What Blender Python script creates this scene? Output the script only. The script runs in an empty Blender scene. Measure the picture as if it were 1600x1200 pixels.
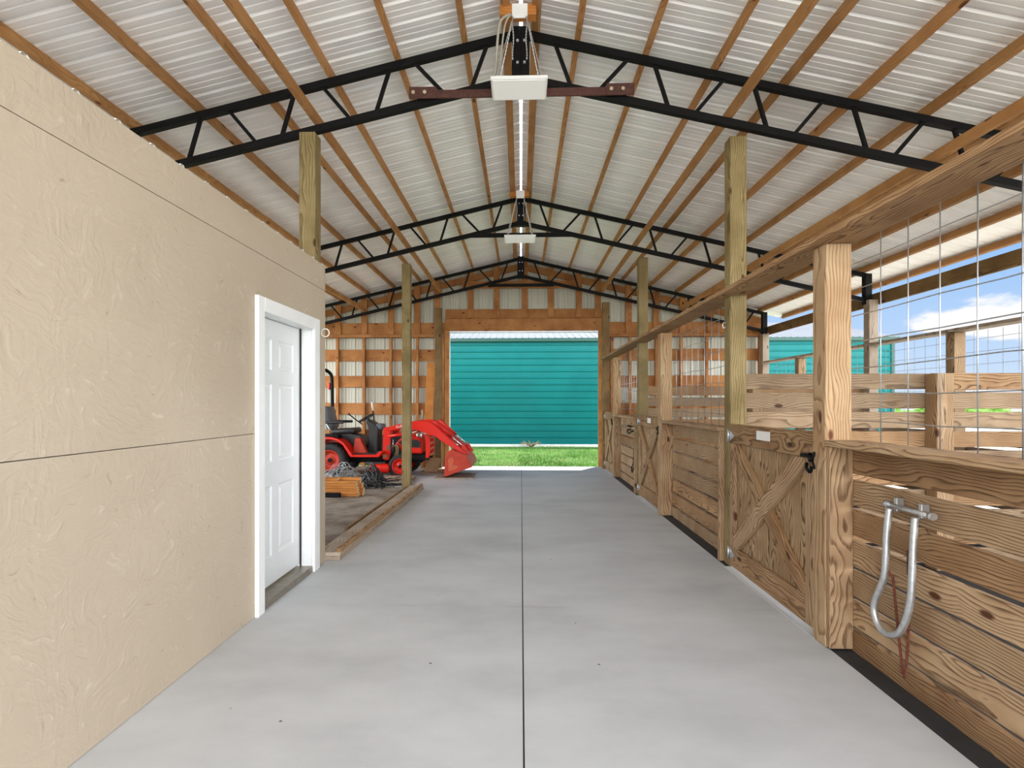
import bpy, bmesh, math, random
from mathutils import Vector, Matrix, noise
R = random.Random(7)
S = bpy.context.scene
COL = S.collection
W = {}                                   # world matrix of every empty, by name
ORD = ['first', 'second', 'third', 'fourth', 'fifth', 'sixth', 'seventh', 'eighth', 'ninth', 'tenth', 'eleventh']
_ = ['first', 'second', 'third', 'fourth', 'fifth', 'sixth', 'seventh', 'eighth', 'ninth', 'tenth']

# ------------------------------------------------------------------ materials
def mat(name):
    m = bpy.data.materials.new(name); m.use_nodes = True
    nt = m.node_tree; b = nt.nodes['Principled BSDF']
    return m, nt, b
def N(nt, t, **k):
    n = nt.nodes.new(t)
    for a, v in k.items():
        if a.startswith('i_'):
            n.inputs[int(a[2:]) if a[2:].isdigit() else a[2:].replace('_', ' ')].default_value = v
        else: setattr(n, a, v)
    return n
def L(nt, a, b): nt.links.new(a, b)
def c4(c): return (c[0], c[1], c[2], 1)
def srgb(r, g, b):
    f = lambda v: (v/255/12.92) if v/255 <= .04045 else ((v/255+.055)/1.055)**2.4
    return (f(r), f(g), f(b))
def ramp(nt, stops):
    r = nt.nodes.new('ShaderNodeValToRGB'); e = r.color_ramp.elements
    while len(e) > 1: e.remove(e[-1])
    e[0].position = stops[0][0]; e[0].color = c4(stops[0][1])
    for p, c in stops[1:]:
        x = e.new(p); x.color = c4(c)
    return r

def plain(name, col, rough=.5, metal=0., var=.12, scale=6., bump=0.):
    m, nt, b = mat(name)
    tc = N(nt, 'ShaderNodeTexCoord'); no = N(nt, 'ShaderNodeTexNoise'); no.inputs['Scale'].default_value = scale
    no.inputs['Detail'].default_value = 5
    L(nt, tc.outputs['Object'], no.inputs['Vector'])
    r = ramp(nt, [(.3, tuple(v*(1-var) for v in col)), (.7, tuple(min(1, v*(1+var)) for v in col))])
    L(nt, no.outputs['Fac'], r.inputs['Fac']); L(nt, r.outputs['Color'], b.inputs['Base Color'])
    b.inputs['Roughness'].default_value = rough; b.inputs['Metallic'].default_value = metal
    if bump:
        bp = N(nt, 'ShaderNodeBump'); bp.inputs['Strength'].default_value = bump; bp.inputs['Distance'].default_value = .004
        L(nt, no.outputs['Fac'], bp.inputs['Height']); L(nt, bp.outputs['Normal'], b.inputs['Normal'])
    return m

def wood(name, light, mid, dark, ring=.016, knots=True, vary=.16, rough=.7, contrast=1.0, distort=.035):
    """sawn softwood: rings about a pith lying along local X, per-board offset, knots"""
    m, nt, b = mat(name)
    tc = N(nt, 'ShaderNodeTexCoord'); oi = N(nt, 'ShaderNodeObjectInfo')
    wn = N(nt, 'ShaderNodeTexWhiteNoise', noise_dimensions='1D'); L(nt, oi.outputs['Random'], wn.inputs['W'])
    off = N(nt, 'ShaderNodeVectorMath', operation='MULTIPLY_ADD')
    L(nt, wn.outputs['Color'], off.inputs[0]); off.inputs[1].default_value = (20, .24, .20); off.inputs[2].default_value = (0, -.12, .03)
    add = N(nt, 'ShaderNodeVectorMath', operation='ADD')
    L(nt, tc.outputs['Object'], add.inputs[0]); L(nt, off.outputs[0], add.inputs[1])
    # slow wander of the pith
    sq = N(nt, 'ShaderNodeVectorMath', operation='MULTIPLY'); sq.inputs[1].default_value = (1.1, 3.5, 3.5); L(nt, add.outputs[0], sq.inputs[0])
    wz = N(nt, 'ShaderNodeTexNoise'); wz.inputs['Scale'].default_value = 1.6; wz.inputs['Detail'].default_value = 2.5
    L(nt, sq.outputs[0], wz.inputs['Vector'])
    wm = N(nt, 'ShaderNodeVectorMath', operation='MULTIPLY_ADD'); L(nt, wz.outputs['Color'], wm.inputs[0])
    wm.inputs[1].default_value = (0, distort*3, distort*3); wm.inputs[2].default_value = (0, -distort*1.5, -distort*1.5)
    # knots: sparse spheres, the grain bends around them
    kv = N(nt, 'ShaderNodeVectorMath', operation='MULTIPLY'); kv.inputs[1].default_value = (2.4, 5.5, 5.5); L(nt, add.outputs[0], kv.inputs[0])
    vo = N(nt, 'ShaderNodeTexVoronoi', feature='F1'); vo.inputs['Scale'].default_value = 1.; vo.inputs['Randomness'].default_value = 1.
    L(nt, kv.outputs[0], vo.inputs['Vector'])
    kb = N(nt, 'ShaderNodeMapRange', interpolation_type='SMOOTHSTEP'); kb.inputs[1].default_value = .5; kb.inputs[2].default_value = .08
    kb.inputs[3].default_value = 0; kb.inputs[4].default_value = .022; L(nt, vo.outputs['Distance'], kb.inputs[0])
    a2 = N(nt, 'ShaderNodeVectorMath', operation='ADD'); L(nt, add.outputs[0], a2.inputs[0]); L(nt, wm.outputs[0], a2.inputs[1])
    fl = N(nt, 'ShaderNodeVectorMath', operation='MULTIPLY'); fl.inputs[1].default_value = (0, 1, 1); L(nt, a2.outputs[0], fl.inputs[0])
    ln = N(nt, 'ShaderNodeVectorMath', operation='LENGTH'); L(nt, fl.outputs[0], ln.inputs[0])
    rr = N(nt, 'ShaderNodeMath', operation='ADD'); L(nt, ln.outputs['Value'], rr.inputs[0])
    if knots: L(nt, kb.outputs[0], rr.inputs[1])
    else: rr.inputs[1].default_value = 0
    dv = N(nt, 'ShaderNodeMath', operation='DIVIDE'); L(nt, rr.outputs[0], dv.inputs[0]); dv.inputs[1].default_value = ring
    fr = N(nt, 'ShaderNodeMath', operation='FRACT'); L(nt, dv.outputs[0], fr.inputs[0])
    g = ramp(nt, [(0, (.0,)*3), (.55, (.22,)*3), (.82, (1,)*3), (.93, (.85,)*3), (1, (0,)*3)]); L(nt, fr.outputs[0], g.inputs['Fac'])
    # fine fibre
    fv = N(nt, 'ShaderNodeVectorMath', operation='MULTIPLY'); fv.inputs[1].default_value = (4, 170, 170); L(nt, add.outputs[0], fv.inputs[0])
    fn = N(nt, 'ShaderNodeTexNoise'); fn.inputs['Scale'].default_value = 1; fn.inputs['Detail'].default_value = 3; L(nt, fv.outputs[0], fn.inputs['Vector'])
    # blotches
    bn = N(nt, 'ShaderNodeTexNoise'); bn.inputs['Scale'].default_value = 3.2; bn.inputs['Detail'].default_value = 4; L(nt, add.outputs[0], bn.inputs['Vector'])
    m1 = N(nt, 'ShaderNodeMix', data_type='RGBA'); m1.inputs[6].default_value = c4(light); m1.inputs[7].default_value = c4(mid)
    mr = N(nt, 'ShaderNodeMapRange'); mr.inputs[1].default_value = .35; mr.inputs[2].default_value = .68; L(nt, bn.outputs['Fac'], mr.inputs[0]); L(nt, mr.outputs[0], m1.inputs[0])
    m2 = N(nt, 'ShaderNodeMix', data_type='RGBA'); L(nt, m1.outputs[2], m2.inputs[6]); m2.inputs[7].default_value = c4(dark)
    gm = N(nt, 'ShaderNodeMath', operation='MULTIPLY'); L(nt, g.outputs['Color'], gm.inputs[0])
    fq = N(nt, 'ShaderNodeMapRange'); fq.inputs[1].default_value = .25; fq.inputs[2].default_value = .7; fq.inputs[3].default_value = .35*contrast; fq.inputs[4].default_value = .95*contrast
    L(nt, fn.outputs['Fac'], fq.inputs[0]); L(nt, fq.outputs[0], gm.inputs[1]); L(nt, gm.outputs[0], m2.inputs[0])
    last = m2
    if knots:
        kd = N(nt, 'ShaderNodeMapRange', interpolation_type='SMOOTHSTEP'); kd.inputs[1].default_value = .125; kd.inputs[2].default_value = .06
        L(nt, vo.outputs['Distance'], kd.inputs[0])
        m3 = N(nt, 'ShaderNodeMix', data_type='RGBA'); L(nt, m2.outputs[2], m3.inputs[6]); m3.inputs[7].default_value = c4((dark[0]*.75, dark[1]*.55, dark[2]*.5))
        L(nt, kd.outputs[0], m3.inputs[0]); last = m3
    hs = N(nt, 'ShaderNodeHueSaturation'); L(nt, last.outputs[2], hs.inputs['Color'])
    vm = N(nt, 'ShaderNodeMapRange'); vm.inputs[3].default_value = 1-vary; vm.inputs[4].default_value = 1+vary; L(nt, wn.outputs['Value'], vm.inputs[0])
    L(nt, vm.outputs[0], hs.inputs['Value']); L(nt, hs.outputs[0], b.inputs['Base Color'])
    b.inputs['Roughness'].default_value = rough; b.inputs['Specular IOR Level'].default_value = .25
    bp = N(nt, 'ShaderNodeBump'); bp.inputs['Strength'].default_value = .25; bp.inputs['Distance'].default_value = .002
    L(nt, gm.outputs[0], bp.inputs['Height']); L(nt, bp.outputs['Normal'], b.inputs['Normal'])
    return m

M = {}
M['pine'] = wood('weathered_treated_pine', srgb(186,158,124), srgb(160,128,96), srgb(92,66,44), ring=.015, contrast=1.15)
M['pinewarm'] = wood('warm_treated_pine', srgb(178,144,106), srgb(150,114,80), srgb(82,56,36), ring=.014, contrast=1.15)
M['post'] = wood('pale_pine_post', srgb(192,164,128), srgb(172,138,100), srgb(112,78,50), ring=.02, vary=.05)
M['greenpost'] = wood('green_treated_post', srgb(152,134,94), srgb(124,107,68), srgb(78,62,34), ring=.018, vary=.08)
M['darkpost'] = wood('brown_old_post', srgb(140,112,72), srgb(112,86,52), srgb(62,44,24), ring=.018, vary=.06)
M['purlin'] = wood('orange_brown_purlin', srgb(192,144,94), srgb(168,120,74), srgb(116,76,42), ring=.013, vary=.12, contrast=.7)
M['frame'] = wood('orange_brown_framing', srgb(186,130,78), srgb(154,100,54), srgb(100,60,30), ring=.016, vary=.12, contrast=.7)
M['lumber'] = wood('fresh_orange_lumber', srgb(206,140,74), srgb(184,116,54), srgb(136,78,34), ring=.016, vary=.1, contrast=.6)
M['greypine'] = wood('sun_greyed_pine', srgb(168,144,116), srgb(144,120,94), srgb(84,64,46), ring=.016)
M['ply'] = wood('fir_plywood', srgb(186,158,120), srgb(160,128,92), srgb(70,50,36), ring=.026, knots=False, vary=.05, distort=.11, contrast=1.25)
M['grey'] = wood('grey_weathered_board', srgb(186,170,152), srgb(160,144,126), srgb(108,92,78), ring=.016)
M['black'] = plain('black_painted_steel', (.0035,.0035,.004), .6, .0, .2)
for n_ in M['black'].node_tree.nodes:
    if n_.type == 'BSDF_PRINCIPLED': n_.inputs['Specular IOR Level'].default_value = .2
M['rust'] = plain('rusty_brown_steel', srgb(78,44,36), .7, 0, .3, 30)
M['rod'] = plain('rusted_rod', srgb(104,52,36), .8, 0, .35, 60)
M['galv'] = plain('galvanised_steel', (.62,.64,.66), .36, .85, .14, 40)
M['wire'] = plain('galvanised_wire', (.50,.53,.56), .38, .8, .1, 20)
M['white'] = plain('white_trim_paint', srgb(238,240,240), .45, 0, .02, 8)
M['door'] = plain('white_door_paint', srgb(228,232,234), .4, 0, .02, 5)
M['alu'] = plain('aluminium_sill', srgb(150,142,130), .4, .6, .15, 20)
M['orange'] = plain('tractor_orange', srgb(212,26,7), .34, 0, .04, 5)
M['dullorange'] = plain('worn_orange_paint', srgb(176,46,20), .55, 0, .18, 9)
M['scraped'] = plain('scraped_pale_orange_paint', srgb(206,112,84), .6, 0, .16, 14)
M['wornred'] = plain('scuffed_red_paint', srgb(190,88,54), .6, 0, .3, 30)
M['endgrain'] = plain('pale_sawn_end_grain', srgb(232,204,160), .7, 0, .12, 60)
M['rubber'] = plain('black_rubber', (.02,.02,.021), .8, 0, .3, 25)
M['matrub'] = plain('rubber_stall_mat', (.026,.028,.031), .7, 0, .25, 14, .3)
M['plastic'] = plain('black_plastic', (.022,.022,.024), .4, 0, .15)
M['greyplastic'] = plain('grey_plastic', srgb(92,98,106), .45, 0, .1)
M['chrome'] = plain('chrome_rod', (.8,.8,.8), .15, 1., .05)
M['hose'] = plain('pale_hose', srgb(170,140,90), .6, 0, .2)
M['red'] = plain('red_lamp_lens', srgb(210,20,24), .3, 0, .05)
M['label'] = plain('white_label', srgb(235,235,232), .5, 0, .04, 60)
M['dullwire'] = plain('dull_grey_wire', (.38,.38,.38), .4, .4, .3, 30)
M['darkwire'] = plain('oily_black_wire', (.07,.07,.073), .25, .4, .4, 30)
M['conduit'] = plain('grey_conduit', srgb(168,164,152), .5, 0, .08)
M['brass'] = plain('zinc_bolt', (.7,.62,.45), .35, .9, .1)
M['darkgreen'] = plain('dark_green_trim', srgb(0,64,54), .4, 0, .08)
M['footing'] = plain('pale_footing', srgb(222,220,212), .8, 0, .1)
M['foliage'] = plain('leaf_green', srgb(120,160,70), .7, 0, .4, 3)
M['debris'] = plain('dry_weed', srgb(150,132,96), .8, 0, .3, 20)

def metal_sheet(name, col, metal, rough, stain=.08):
    m, nt, b = mat(name)
    tc = N(nt, 'ShaderNodeTexCoord')
    mp = N(nt, 'ShaderNodeVectorMath', operation='MULTIPLY'); mp.inputs[1].default_value = (.7, 3., .7); L(nt, tc.outputs['Object'], mp.inputs[0])
    no = N(nt, 'ShaderNodeTexNoise'); no.inputs['Scale'].default_value = 2.2; no.inputs['Detail'].default_value = 5; L(nt, mp.outputs[0], no.inputs['Vector'])
    r = ramp(nt, [(.3, tuple(v*(1-stain) for v in col)), (.7, tuple(min(1, v*(1+stain)) for v in col))])
    L(nt, no.outputs['Fac'], r.inputs['Fac']); L(nt, r.outputs['Color'], b.inputs['Base Color'])
    b.inputs['Metallic'].default_value = metal
    if metal == 0: b.inputs['Specular IOR Level'].default_value = .2
    q = N(nt, 'ShaderNodeMapRange'); q.inputs[3].default_value = rough-.08; q.inputs[4].default_value = rough+.1; L(nt, no.outputs['Fac'], q.inputs[0]); L(nt, q.outputs[0], b.inputs['Roughness'])
    return m
M['roof'] = metal_sheet('galvalume_roof_sheet', (.93,.945,.96), .12, .46)
M['cream'] = metal_sheet('cream_wall_sheet', srgb(188,186,172), .1, .45, .04)
M['teal'] = metal_sheet('teal_wall_sheet', srgb(0,102,102), .0, .42, .08)
M['whiteroof'] = metal_sheet('pale_roof_sheet', srgb(116,120,127), .2, .5, .05)

def m_concrete():
    m, nt, b = mat('trowelled_grey_concrete')
    tc = N(nt, 'ShaderNodeTexCoord')
    n1 = N(nt, 'ShaderNodeTexNoise'); n1.inputs['Scale'].default_value = .9; n1.inputs['Detail'].default_value = 7; n1.inputs['Roughness'].default_value = .6
    st = N(nt, 'ShaderNodeVectorMath', operation='MULTIPLY'); st.inputs[1].default_value = (1, 1.7, 1); L(nt, tc.outputs['Object'], st.inputs[0]); L(nt, st.outputs[0], n1.inputs['Vector'])
    r = ramp(nt, [(.25, srgb(180,183,185)), (.5, srgb(198,201,203)), (.75, srgb(210,213,215))]); L(nt, n1.outputs['Fac'], r.inputs['Fac'])
    # specks
    v = N(nt, 'ShaderNodeTexVoronoi'); v.inputs['Scale'].default_value = 3.1; L(nt, tc.outputs['Object'], v.inputs['Vector'])
    s = N(nt, 'ShaderNodeMapRange'); s.inputs[1].default_value = .030; s.inputs[2].default_value = .018; L(nt, v.outputs['Distance'], s.inputs[0])
    n2 = N(nt, 'ShaderNodeTexNoise'); n2.inputs['Scale'].default_value = 160; n2.inputs['Detail'].default_value = 2; L(nt, tc.outputs['Object'], n2.inputs['Vector'])
    # faint transverse pour lines with stains
    sx = N(nt, 'ShaderNodeSeparateXYZ'); L(nt, tc.outputs['Object'], sx.inputs[0])
    n3 = N(nt, 'ShaderNodeTexNoise'); n3.inputs['Scale'].default_value = 2.0; n3.inputs['Detail'].default_value = 6; L(nt, tc.outputs['Object'], n3.inputs['Vector'])
    yy = N(nt, 'ShaderNodeMath', operation='MULTIPLY_ADD'); L(nt, n3.outputs['Fac'], yy.inputs[0]); yy.inputs[1].default_value = .015; L(nt, sx.outputs['Y'], yy.inputs[2])
    pp = N(nt, 'ShaderNodeMath', operation='PINGPONG'); L(nt, yy.outputs[0], pp.inputs[0]); pp.inputs[1].default_value = 1.92
    ln = N(nt, 'ShaderNodeMapRange'); ln.inputs[1].default_value = .03; ln.inputs[2].default_value = .0; L(nt, pp.outputs[0], ln.inputs[0])
    lf = N(nt, 'ShaderNodeMapRange'); lf.inputs[1].default_value = .48; lf.inputs[2].default_value = .62; lf.inputs[4].default_value = .28; L(nt, n3.outputs['Fac'], lf.inputs[0])
    lm = N(nt, 'ShaderNodeMath', operation='MULTIPLY'); L(nt, ln.outputs[0], lm.inputs[0]); L(nt, lf.outputs[0], lm.inputs[1])
    a = N(nt, 'ShaderNodeMix', data_type='RGBA'); L(nt, r.outputs['Color'], a.inputs[6]); a.inputs[7].default_value = c4(srgb(160,154,146)); L(nt, lm.outputs[0], a.inputs[0])
    d = N(nt, 'ShaderNodeMix', data_type='RGBA'); L(nt, a.outputs[2], d.inputs[6]); d.inputs[7].default_value = c4(srgb(92,88,84)); L(nt, s.outputs[0], d.inputs[0])
    L(nt, d.outputs[2], b.inputs['Base Color']); b.inputs['Roughness'].default_value = .62
    b.inputs['Specular IOR Level'].default_value = .3
    bp = N(nt, 'ShaderNodeBump'); bp.inputs['Strength'].default_value = .12; bp.inputs['Distance'].default_value = .002
    L(nt, n2.outputs['Fac'], bp.inputs['Height']); L(nt, bp.outputs['Normal'], b.inputs['Normal'])
    return m
M['concrete'] = m_concrete()

def m_osb():
    m, nt, b = mat('tan_painted_strand_board')
    tc = N(nt, 'ShaderNodeTexCoord')
    n0 = N(nt, 'ShaderNodeTexNoise'); n0.inputs['Scale'].default_value = 2.5; n0.inputs['Detail'].default_value = 3; L(nt, tc.outputs['Object'], n0.inputs['Vector'])
    n0m = N(nt, 'ShaderNodeVectorMath', operation='MULTIPLY_ADD'); n0m.inputs[1].default_value = (.5,.5,.5); L(nt, n0.outputs['Color'], n0m.inputs[0]); L(nt, tc.outputs['Object'], n0m.inputs[2])
    hs = []
    for ang, sc in ((.5, (1, 9, 40)), (-.4, (1, 34, 10)), (1.2, (1, 14, 34))):
        mp = N(nt, 'ShaderNodeMapping'); mp.inputs['Rotation'].default_value = (ang, 0, 0); mp.inputs['Scale'].default_value = sc
        L(nt, n0m.outputs[0], mp.inputs['Vector'])
        v = N(nt, 'ShaderNodeTexNoise'); v.inputs['Scale'].default_value = 1.0; v.inputs['Detail'].default_value = 3.5; L(nt, mp.outputs[0], v.inputs['Vector']); hs.append(v.outputs['Fac'])
    a1 = N(nt, 'ShaderNodeMath', operation='ADD'); L(nt, hs[0], a1.inputs[0]); L(nt, hs[1], a1.inputs[1])
    a2 = N(nt, 'ShaderNodeMath', operation='ADD'); L(nt, a1.outputs[0], a2.inputs[0]); L(nt, hs[2], a2.inputs[1])
    nb = N(nt, 'ShaderNodeTexNoise'); nb.inputs['Scale'].default_value = .9; nb.inputs['Detail'].default_value = 4; L(nt, tc.outputs['Object'], nb.inputs['Vector'])
    r = ramp(nt, [(.3, srgb(178,163,143)), (.7, srgb(192,178,158))]); L(nt, nb.outputs['Fac'], r.inputs['Fac'])
    hl = N(nt, 'ShaderNodeMapRange'); hl.inputs[1].default_value = 1.72; hl.inputs[2].default_value = 1.95; hl.inputs[4].default_value = .55; L(nt, a2.outputs[0], hl.inputs[0])
    x1 = N(nt, 'ShaderNodeMix', data_type='RGBA'); L(nt, r.outputs['Color'], x1.inputs[6]); x1.inputs[7].default_value = c4(srgb(210,198,180)); L(nt, hl.outputs[0], x1.inputs[0])
    dk = N(nt, 'ShaderNodeMapRange'); dk.inputs[1].default_value = 1.18; dk.inputs[2].default_value = 1.02; dk.inputs[4].default_value = .5; L(nt, a2.outputs[0], dk.inputs[0])
    x2 = N(nt, 'ShaderNodeMix', data_type='RGBA'); L(nt, x1.outputs[2], x2.inputs[6]); x2.inputs[7].default_value = c4(srgb(140,124,104)); L(nt, dk.outputs[0], x2.inputs[0])
    L(nt, x2.outputs[2], b.inputs['Base Color']); b.inputs['Roughness'].default_value = .55
    bp = N(nt, 'ShaderNodeBump'); bp.inputs['Strength'].default_value = .45; bp.inputs['Distance'].default_value = .006
    L(nt, a2.outputs[0], bp.inputs['Height']); L(nt, bp.outputs['Normal'], b.inputs['Normal'])
    return m
M['osb'] = m_osb()

def m_ground(name, stops, sc):
    m, nt, b = mat(name)
    tc = N(nt, 'ShaderNodeTexCoord'); n = N(nt, 'ShaderNodeTexNoise'); n.inputs['Scale'].default_value = sc; n.inputs['Detail'].default_value = 8; n.inputs['Roughness'].default_value = .65
    L(nt, tc.outputs['Object'], n.inputs['Vector']); r = ramp(nt, stops); L(nt, n.outputs['Fac'], r.inputs['Fac']); L(nt, r.outputs['Color'], b.inputs['Base Color'])
    b.inputs['Roughness'].default_value = .95; b.inputs['Specular IOR Level'].default_value = .1
    bp = N(nt, 'ShaderNodeBump'); bp.inputs['Strength'].default_value = .4; bp.inputs['Distance'].default_value = .02
    L(nt, n.outputs['Fac'], bp.inputs['Height']); L(nt, bp.outputs['Normal'], b.inputs['Normal'])
    return m
M['lawn'] = m_ground('lawn_soil_and_grass', [(.3, srgb(72,106,46)), (.5, srgb(94,126,62)), (.72, srgb(126,128,90))], 1.6)
M['sand'] = m_ground('bounce_sand', [(.3, srgb(226,220,206)), (.7, srgb(240,236,226))], 2.)
M['track'] = m_ground('worn_sandy_track', [(.3, srgb(176,170,156)), (.7, srgb(196,190,176))], 2.)
M['bay'] = m_ground('dusty_brown_bay_floor', [(.25, srgb(104,92,82)), (.45, srgb(142,130,118)), (.6, srgb(166,156,144)), (.75, srgb(124,108,94))], 2.6)
M['blade'] = plain('grass_blades', srgb(100,148,66), .7, 0, .35, 1.5)

def m_lamp():
    m, nt, b = mat('lamp_diffuser')
    b.inputs['Base Color'].default_value = (.86,.86,.85,1); b.inputs['Roughness'].default_value = .5
    tc = N(nt, 'ShaderNodeTexCoord'); v = N(nt, 'ShaderNodeTexVoronoi'); v.inputs['Scale'].default_value = 90; L(nt, tc.outputs['Object'], v.inputs['Vector'])
    bp = N(nt, 'ShaderNodeBump'); bp.inputs['Strength'].default_value = .1; bp.inputs['Distance'].default_value = .001; L(nt, v.outputs['Distance'], bp.inputs['Height']); L(nt, bp.outputs['Normal'], b.inputs['Normal'])
    b.inputs['Emission Color'].default_value = (1,.99,.96,1); b.inputs['Emission Strength'].default_value = LAMP
    return m
LAMP = .06
M['lamp'] = m_lamp()
def m_ridge():
    m, nt, b = mat('translucent_ridge_strip')
    b.inputs['Base Color'].default_value = (.9,.92,.94,1); b.inputs['Roughness'].default_value = .5
    nt.nodes.remove(b)
    tr = N(nt, 'ShaderNodeBsdfTranslucent'); tr.inputs['Color'].default_value = (.85,.88,.9,1)
    df = N(nt, 'ShaderNodeBsdfDiffuse'); df.inputs['Color'].default_value = (.85,.87,.9,1)
    mx = N(nt, 'ShaderNodeMixShader'); mx.inputs[0].default_value = .4; L(nt, tr.outputs[0], mx.inputs[1]); L(nt, df.outputs[0], mx.inputs[2])
    L(nt, mx.outputs[0], nt.nodes['Material Output'].inputs['Surface'])
    return m
M['ridge'] = m_ridge()

# ------------------------------------------------------------------ builders
def put(o, Mw, parent):
    COL.objects.link(o)
    if parent is not None:
        o.parent = parent; Mw = W[parent.name].inverted() @ Mw
    o.matrix_basis = Mw
    return o
def mesh(name, verts, faces, m, parent=None, Mw=Matrix(), smooth=False, bev=0):
    me = bpy.data.meshes.new(name)
    bm = bmesh.new(); vs = [bm.verts.new(v) for v in verts]
    for f in faces:
        try: bm.faces.new([vs[i] for i in f])
        except ValueError: pass
    bmesh.ops.recalc_face_normals(bm, faces=bm.faces[:])
    if bev: bmesh.ops.bevel(bm, geom=bm.edges[:], offset=bev, segments=1, affect='EDGES', clamp_overlap=True)
    bm.to_mesh(me); bm.free(); me.materials.append(M[m])
    if smooth:
        for p in me.polygons: p.use_smooth = True
    o = bpy.data.objects.new(name, me); put(o, Mw, parent)
    W[o.name] = Mw
    return o
def frame(o, x, z):
    x = Vector(x).normalized(); z = Vector(z); z = (z - x*z.dot(x)).normalized(); y = z.cross(x)
    return Matrix(((x.x,y.x,z.x,o[0]),(x.y,y.y,z.y,o[1]),(x.z,y.z,z.z,o[2]),(0,0,0,1)))
BOXF = [(0,1,3,2),(4,6,7,5),(0,4,5,1),(2,3,7,6),(0,2,6,4),(1,5,7,3)]
def board(name, p0, p1, t, w, m, parent=None, up=(0,0,1), bev=.003):
    """sawn timber from p0 to p1; w measured along up, t across; grain along its length"""
    p0 = Vector(p0); p1 = Vector(p1); l = (p1-p0).length
    v = [(x, y, z) for x in (0, l) for y in (-t/2, t/2) for z in (-w/2, w/2)]
    return mesh(name, v, BOXF, m, parent, frame(p0, p1-p0, up), bev=bev)
def box(name, x0, x1, y0, y1, z0, z1, m, parent=None, bev=.003, grain='x'):
    if grain == 'x': return board(name, (x0,(y0+y1)/2,(z0+z1)/2), (x1,(y0+y1)/2,(z0+z1)/2), y1-y0, z1-z0, m, parent, bev=bev)
    if grain == 'y': return board(name, ((x0+x1)/2,y0,(z0+z1)/2), ((x0+x1)/2,y1,(z0+z1)/2), x1-x0, z1-z0, m, parent, bev=bev)
    return board(name, ((x0+x1)/2,(y0+y1)/2,z0), ((x0+x1)/2,(y0+y1)/2,z1), x1-x0, y1-y0, m, parent, up=(0,1,0), bev=bev)
def slab(name, pts, nrm, th, grain, m, parent=None, bev=.002):
    """plate with the outline pts (world), th thick along nrm, grain along `grain`"""
    F = frame(pts[0], grain, nrm); I = F.inverted(); q = [I @ Vector(p) for p in pts]; n = len(q)
    v = [(p.x,p.y,0) for p in q] + [(p.x,p.y,th) for p in q]
    f = [tuple(range(n)), tuple(range(n, 2*n))] + [(i,(i+1)%n,n+(i+1)%n,n+i) for i in range(n)]
    return mesh(name, v, f, m, parent, F, bev=bev)
def tube(name, pts, r, m, parent=None, res=8, closed=False, smooth=True, radii=None):
    pts = [Vector(p) for p in pts]; n = len(pts); v = []; f = []
    prev = None
    for i, p in enumerate(pts):
        if closed: t = pts[(i+1)%n]-pts[i-1]
        else: t = pts[min(i+1,n-1)]-pts[max(i-1,0)]
        t.normalize()
        if prev is None:
            a = Vector((0,0,1)) if abs(t.z) < .9 else Vector((1,0,0)); u = t.cross(a).normalized()
        else: u = (prev - t*prev.dot(t)).normalized()
        prev = u; w = t.cross(u); rr = radii[i] if radii else r
        for k in range(res):
            a = 2*math.pi*(k+.5)/res; v.append(p + rr*(math.cos(a)*u+math.sin(a)*w))
    for i in range(n if closed else n-1):
        j = (i+1) % n
        for k in range(res): f.append((i*res+k, i*res+(k+1)%res, j*res+(k+1)%res, j*res+k))
    if not closed: f += [tuple(range(res)), tuple(range((n-1)*res, n*res))]
    O = pts[0].copy(); v = [x-O for x in v]
    return mesh(name, v, f, m, parent, Matrix.Translation(O), smooth)
def smoothpath(pts, k=6):
    pts = [Vector(p) for p in pts]; out = []
    for i in range(len(pts)-1):
        a = pts[max(i-1,0)]; b = pts[i]; c = pts[i+1]; d = pts[min(i+2,len(pts)-1)]
        for s in range(k):
            t = s/k; out.append(.5*((2*b)+(c-a)*t+(2*a-5*b+4*c-d)*t*t+(3*b-a-3*c+d)*t**3))
    return out+[pts[-1]]
def cyl(name, p0, p1, r, m, parent=None, res=16):
    p0 = Vector(p0); p1 = Vector(p1); l = (p1-p0).length; F = frame(p0, p1-p0, (0,0,1) if abs((p1-p0).normalized().z) < .9 else (1,0,0))
    v = [(x, r*math.cos(2*math.pi*k/res), r*math.sin(2*math.pi*k/res)) for x in (0,l) for k in range(res)]
    f = [(k,(k+1)%res,res+(k+1)%res,res+k) for k in range(res)] + [tuple(range(res)), tuple(range(res,2*res))]
    o = mesh(name, v, f, m, parent, F)
    for p in o.data.polygons: p.use_smooth = len(p.vertices) == 4
    return o
def lathe(name, c, axis, prof, m, parent=None, res=32):
    """prof: (along axis, radius)"""
    F = frame(c, axis, (0,0,1)); n = len(prof); v = []; f = []
    for k in range(res):
        a = 2*math.pi*k/res
        for x, r in prof: v.append((x, r*math.cos(a), r*math.sin(a)))
    for k in range(res):
        j = (k+1) % res
        for i in range(n-1): f.append((k*n+i, k*n+i+1, j*n+i+1, j*n+i))
    o = mesh(name, v, f, m, parent, F, True)
    b = bmesh.new(); b.from_mesh(o.data); bmesh.ops.remove_doubles(b, verts=b.verts[:], dist=1e-5); b.to_mesh(o.data); b.free()
    return o
def thing(name, label, cat, loc=(0,0,0), group=None):
    o = bpy.data.objects.new(name, None); o.empty_display_size = .1
    put(o, Matrix.Translation(loc), None); W[o.name] = Matrix.Translation(loc)
    return tag(o, label, cat, group)
def tag(o, label=None, cat=None, group=None, kind=None):
    if label: o['label'] = label
    if cat: o['category'] = cat
    if group: o['group'] = group
    if kind: o['kind'] = kind
    return o
def struct(o, label=None, cat=None):
    return tag(o, label, cat, kind='structure')
def empty_struct(name, label, cat):
    return tag(thing(name, label, cat), kind='structure')
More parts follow.
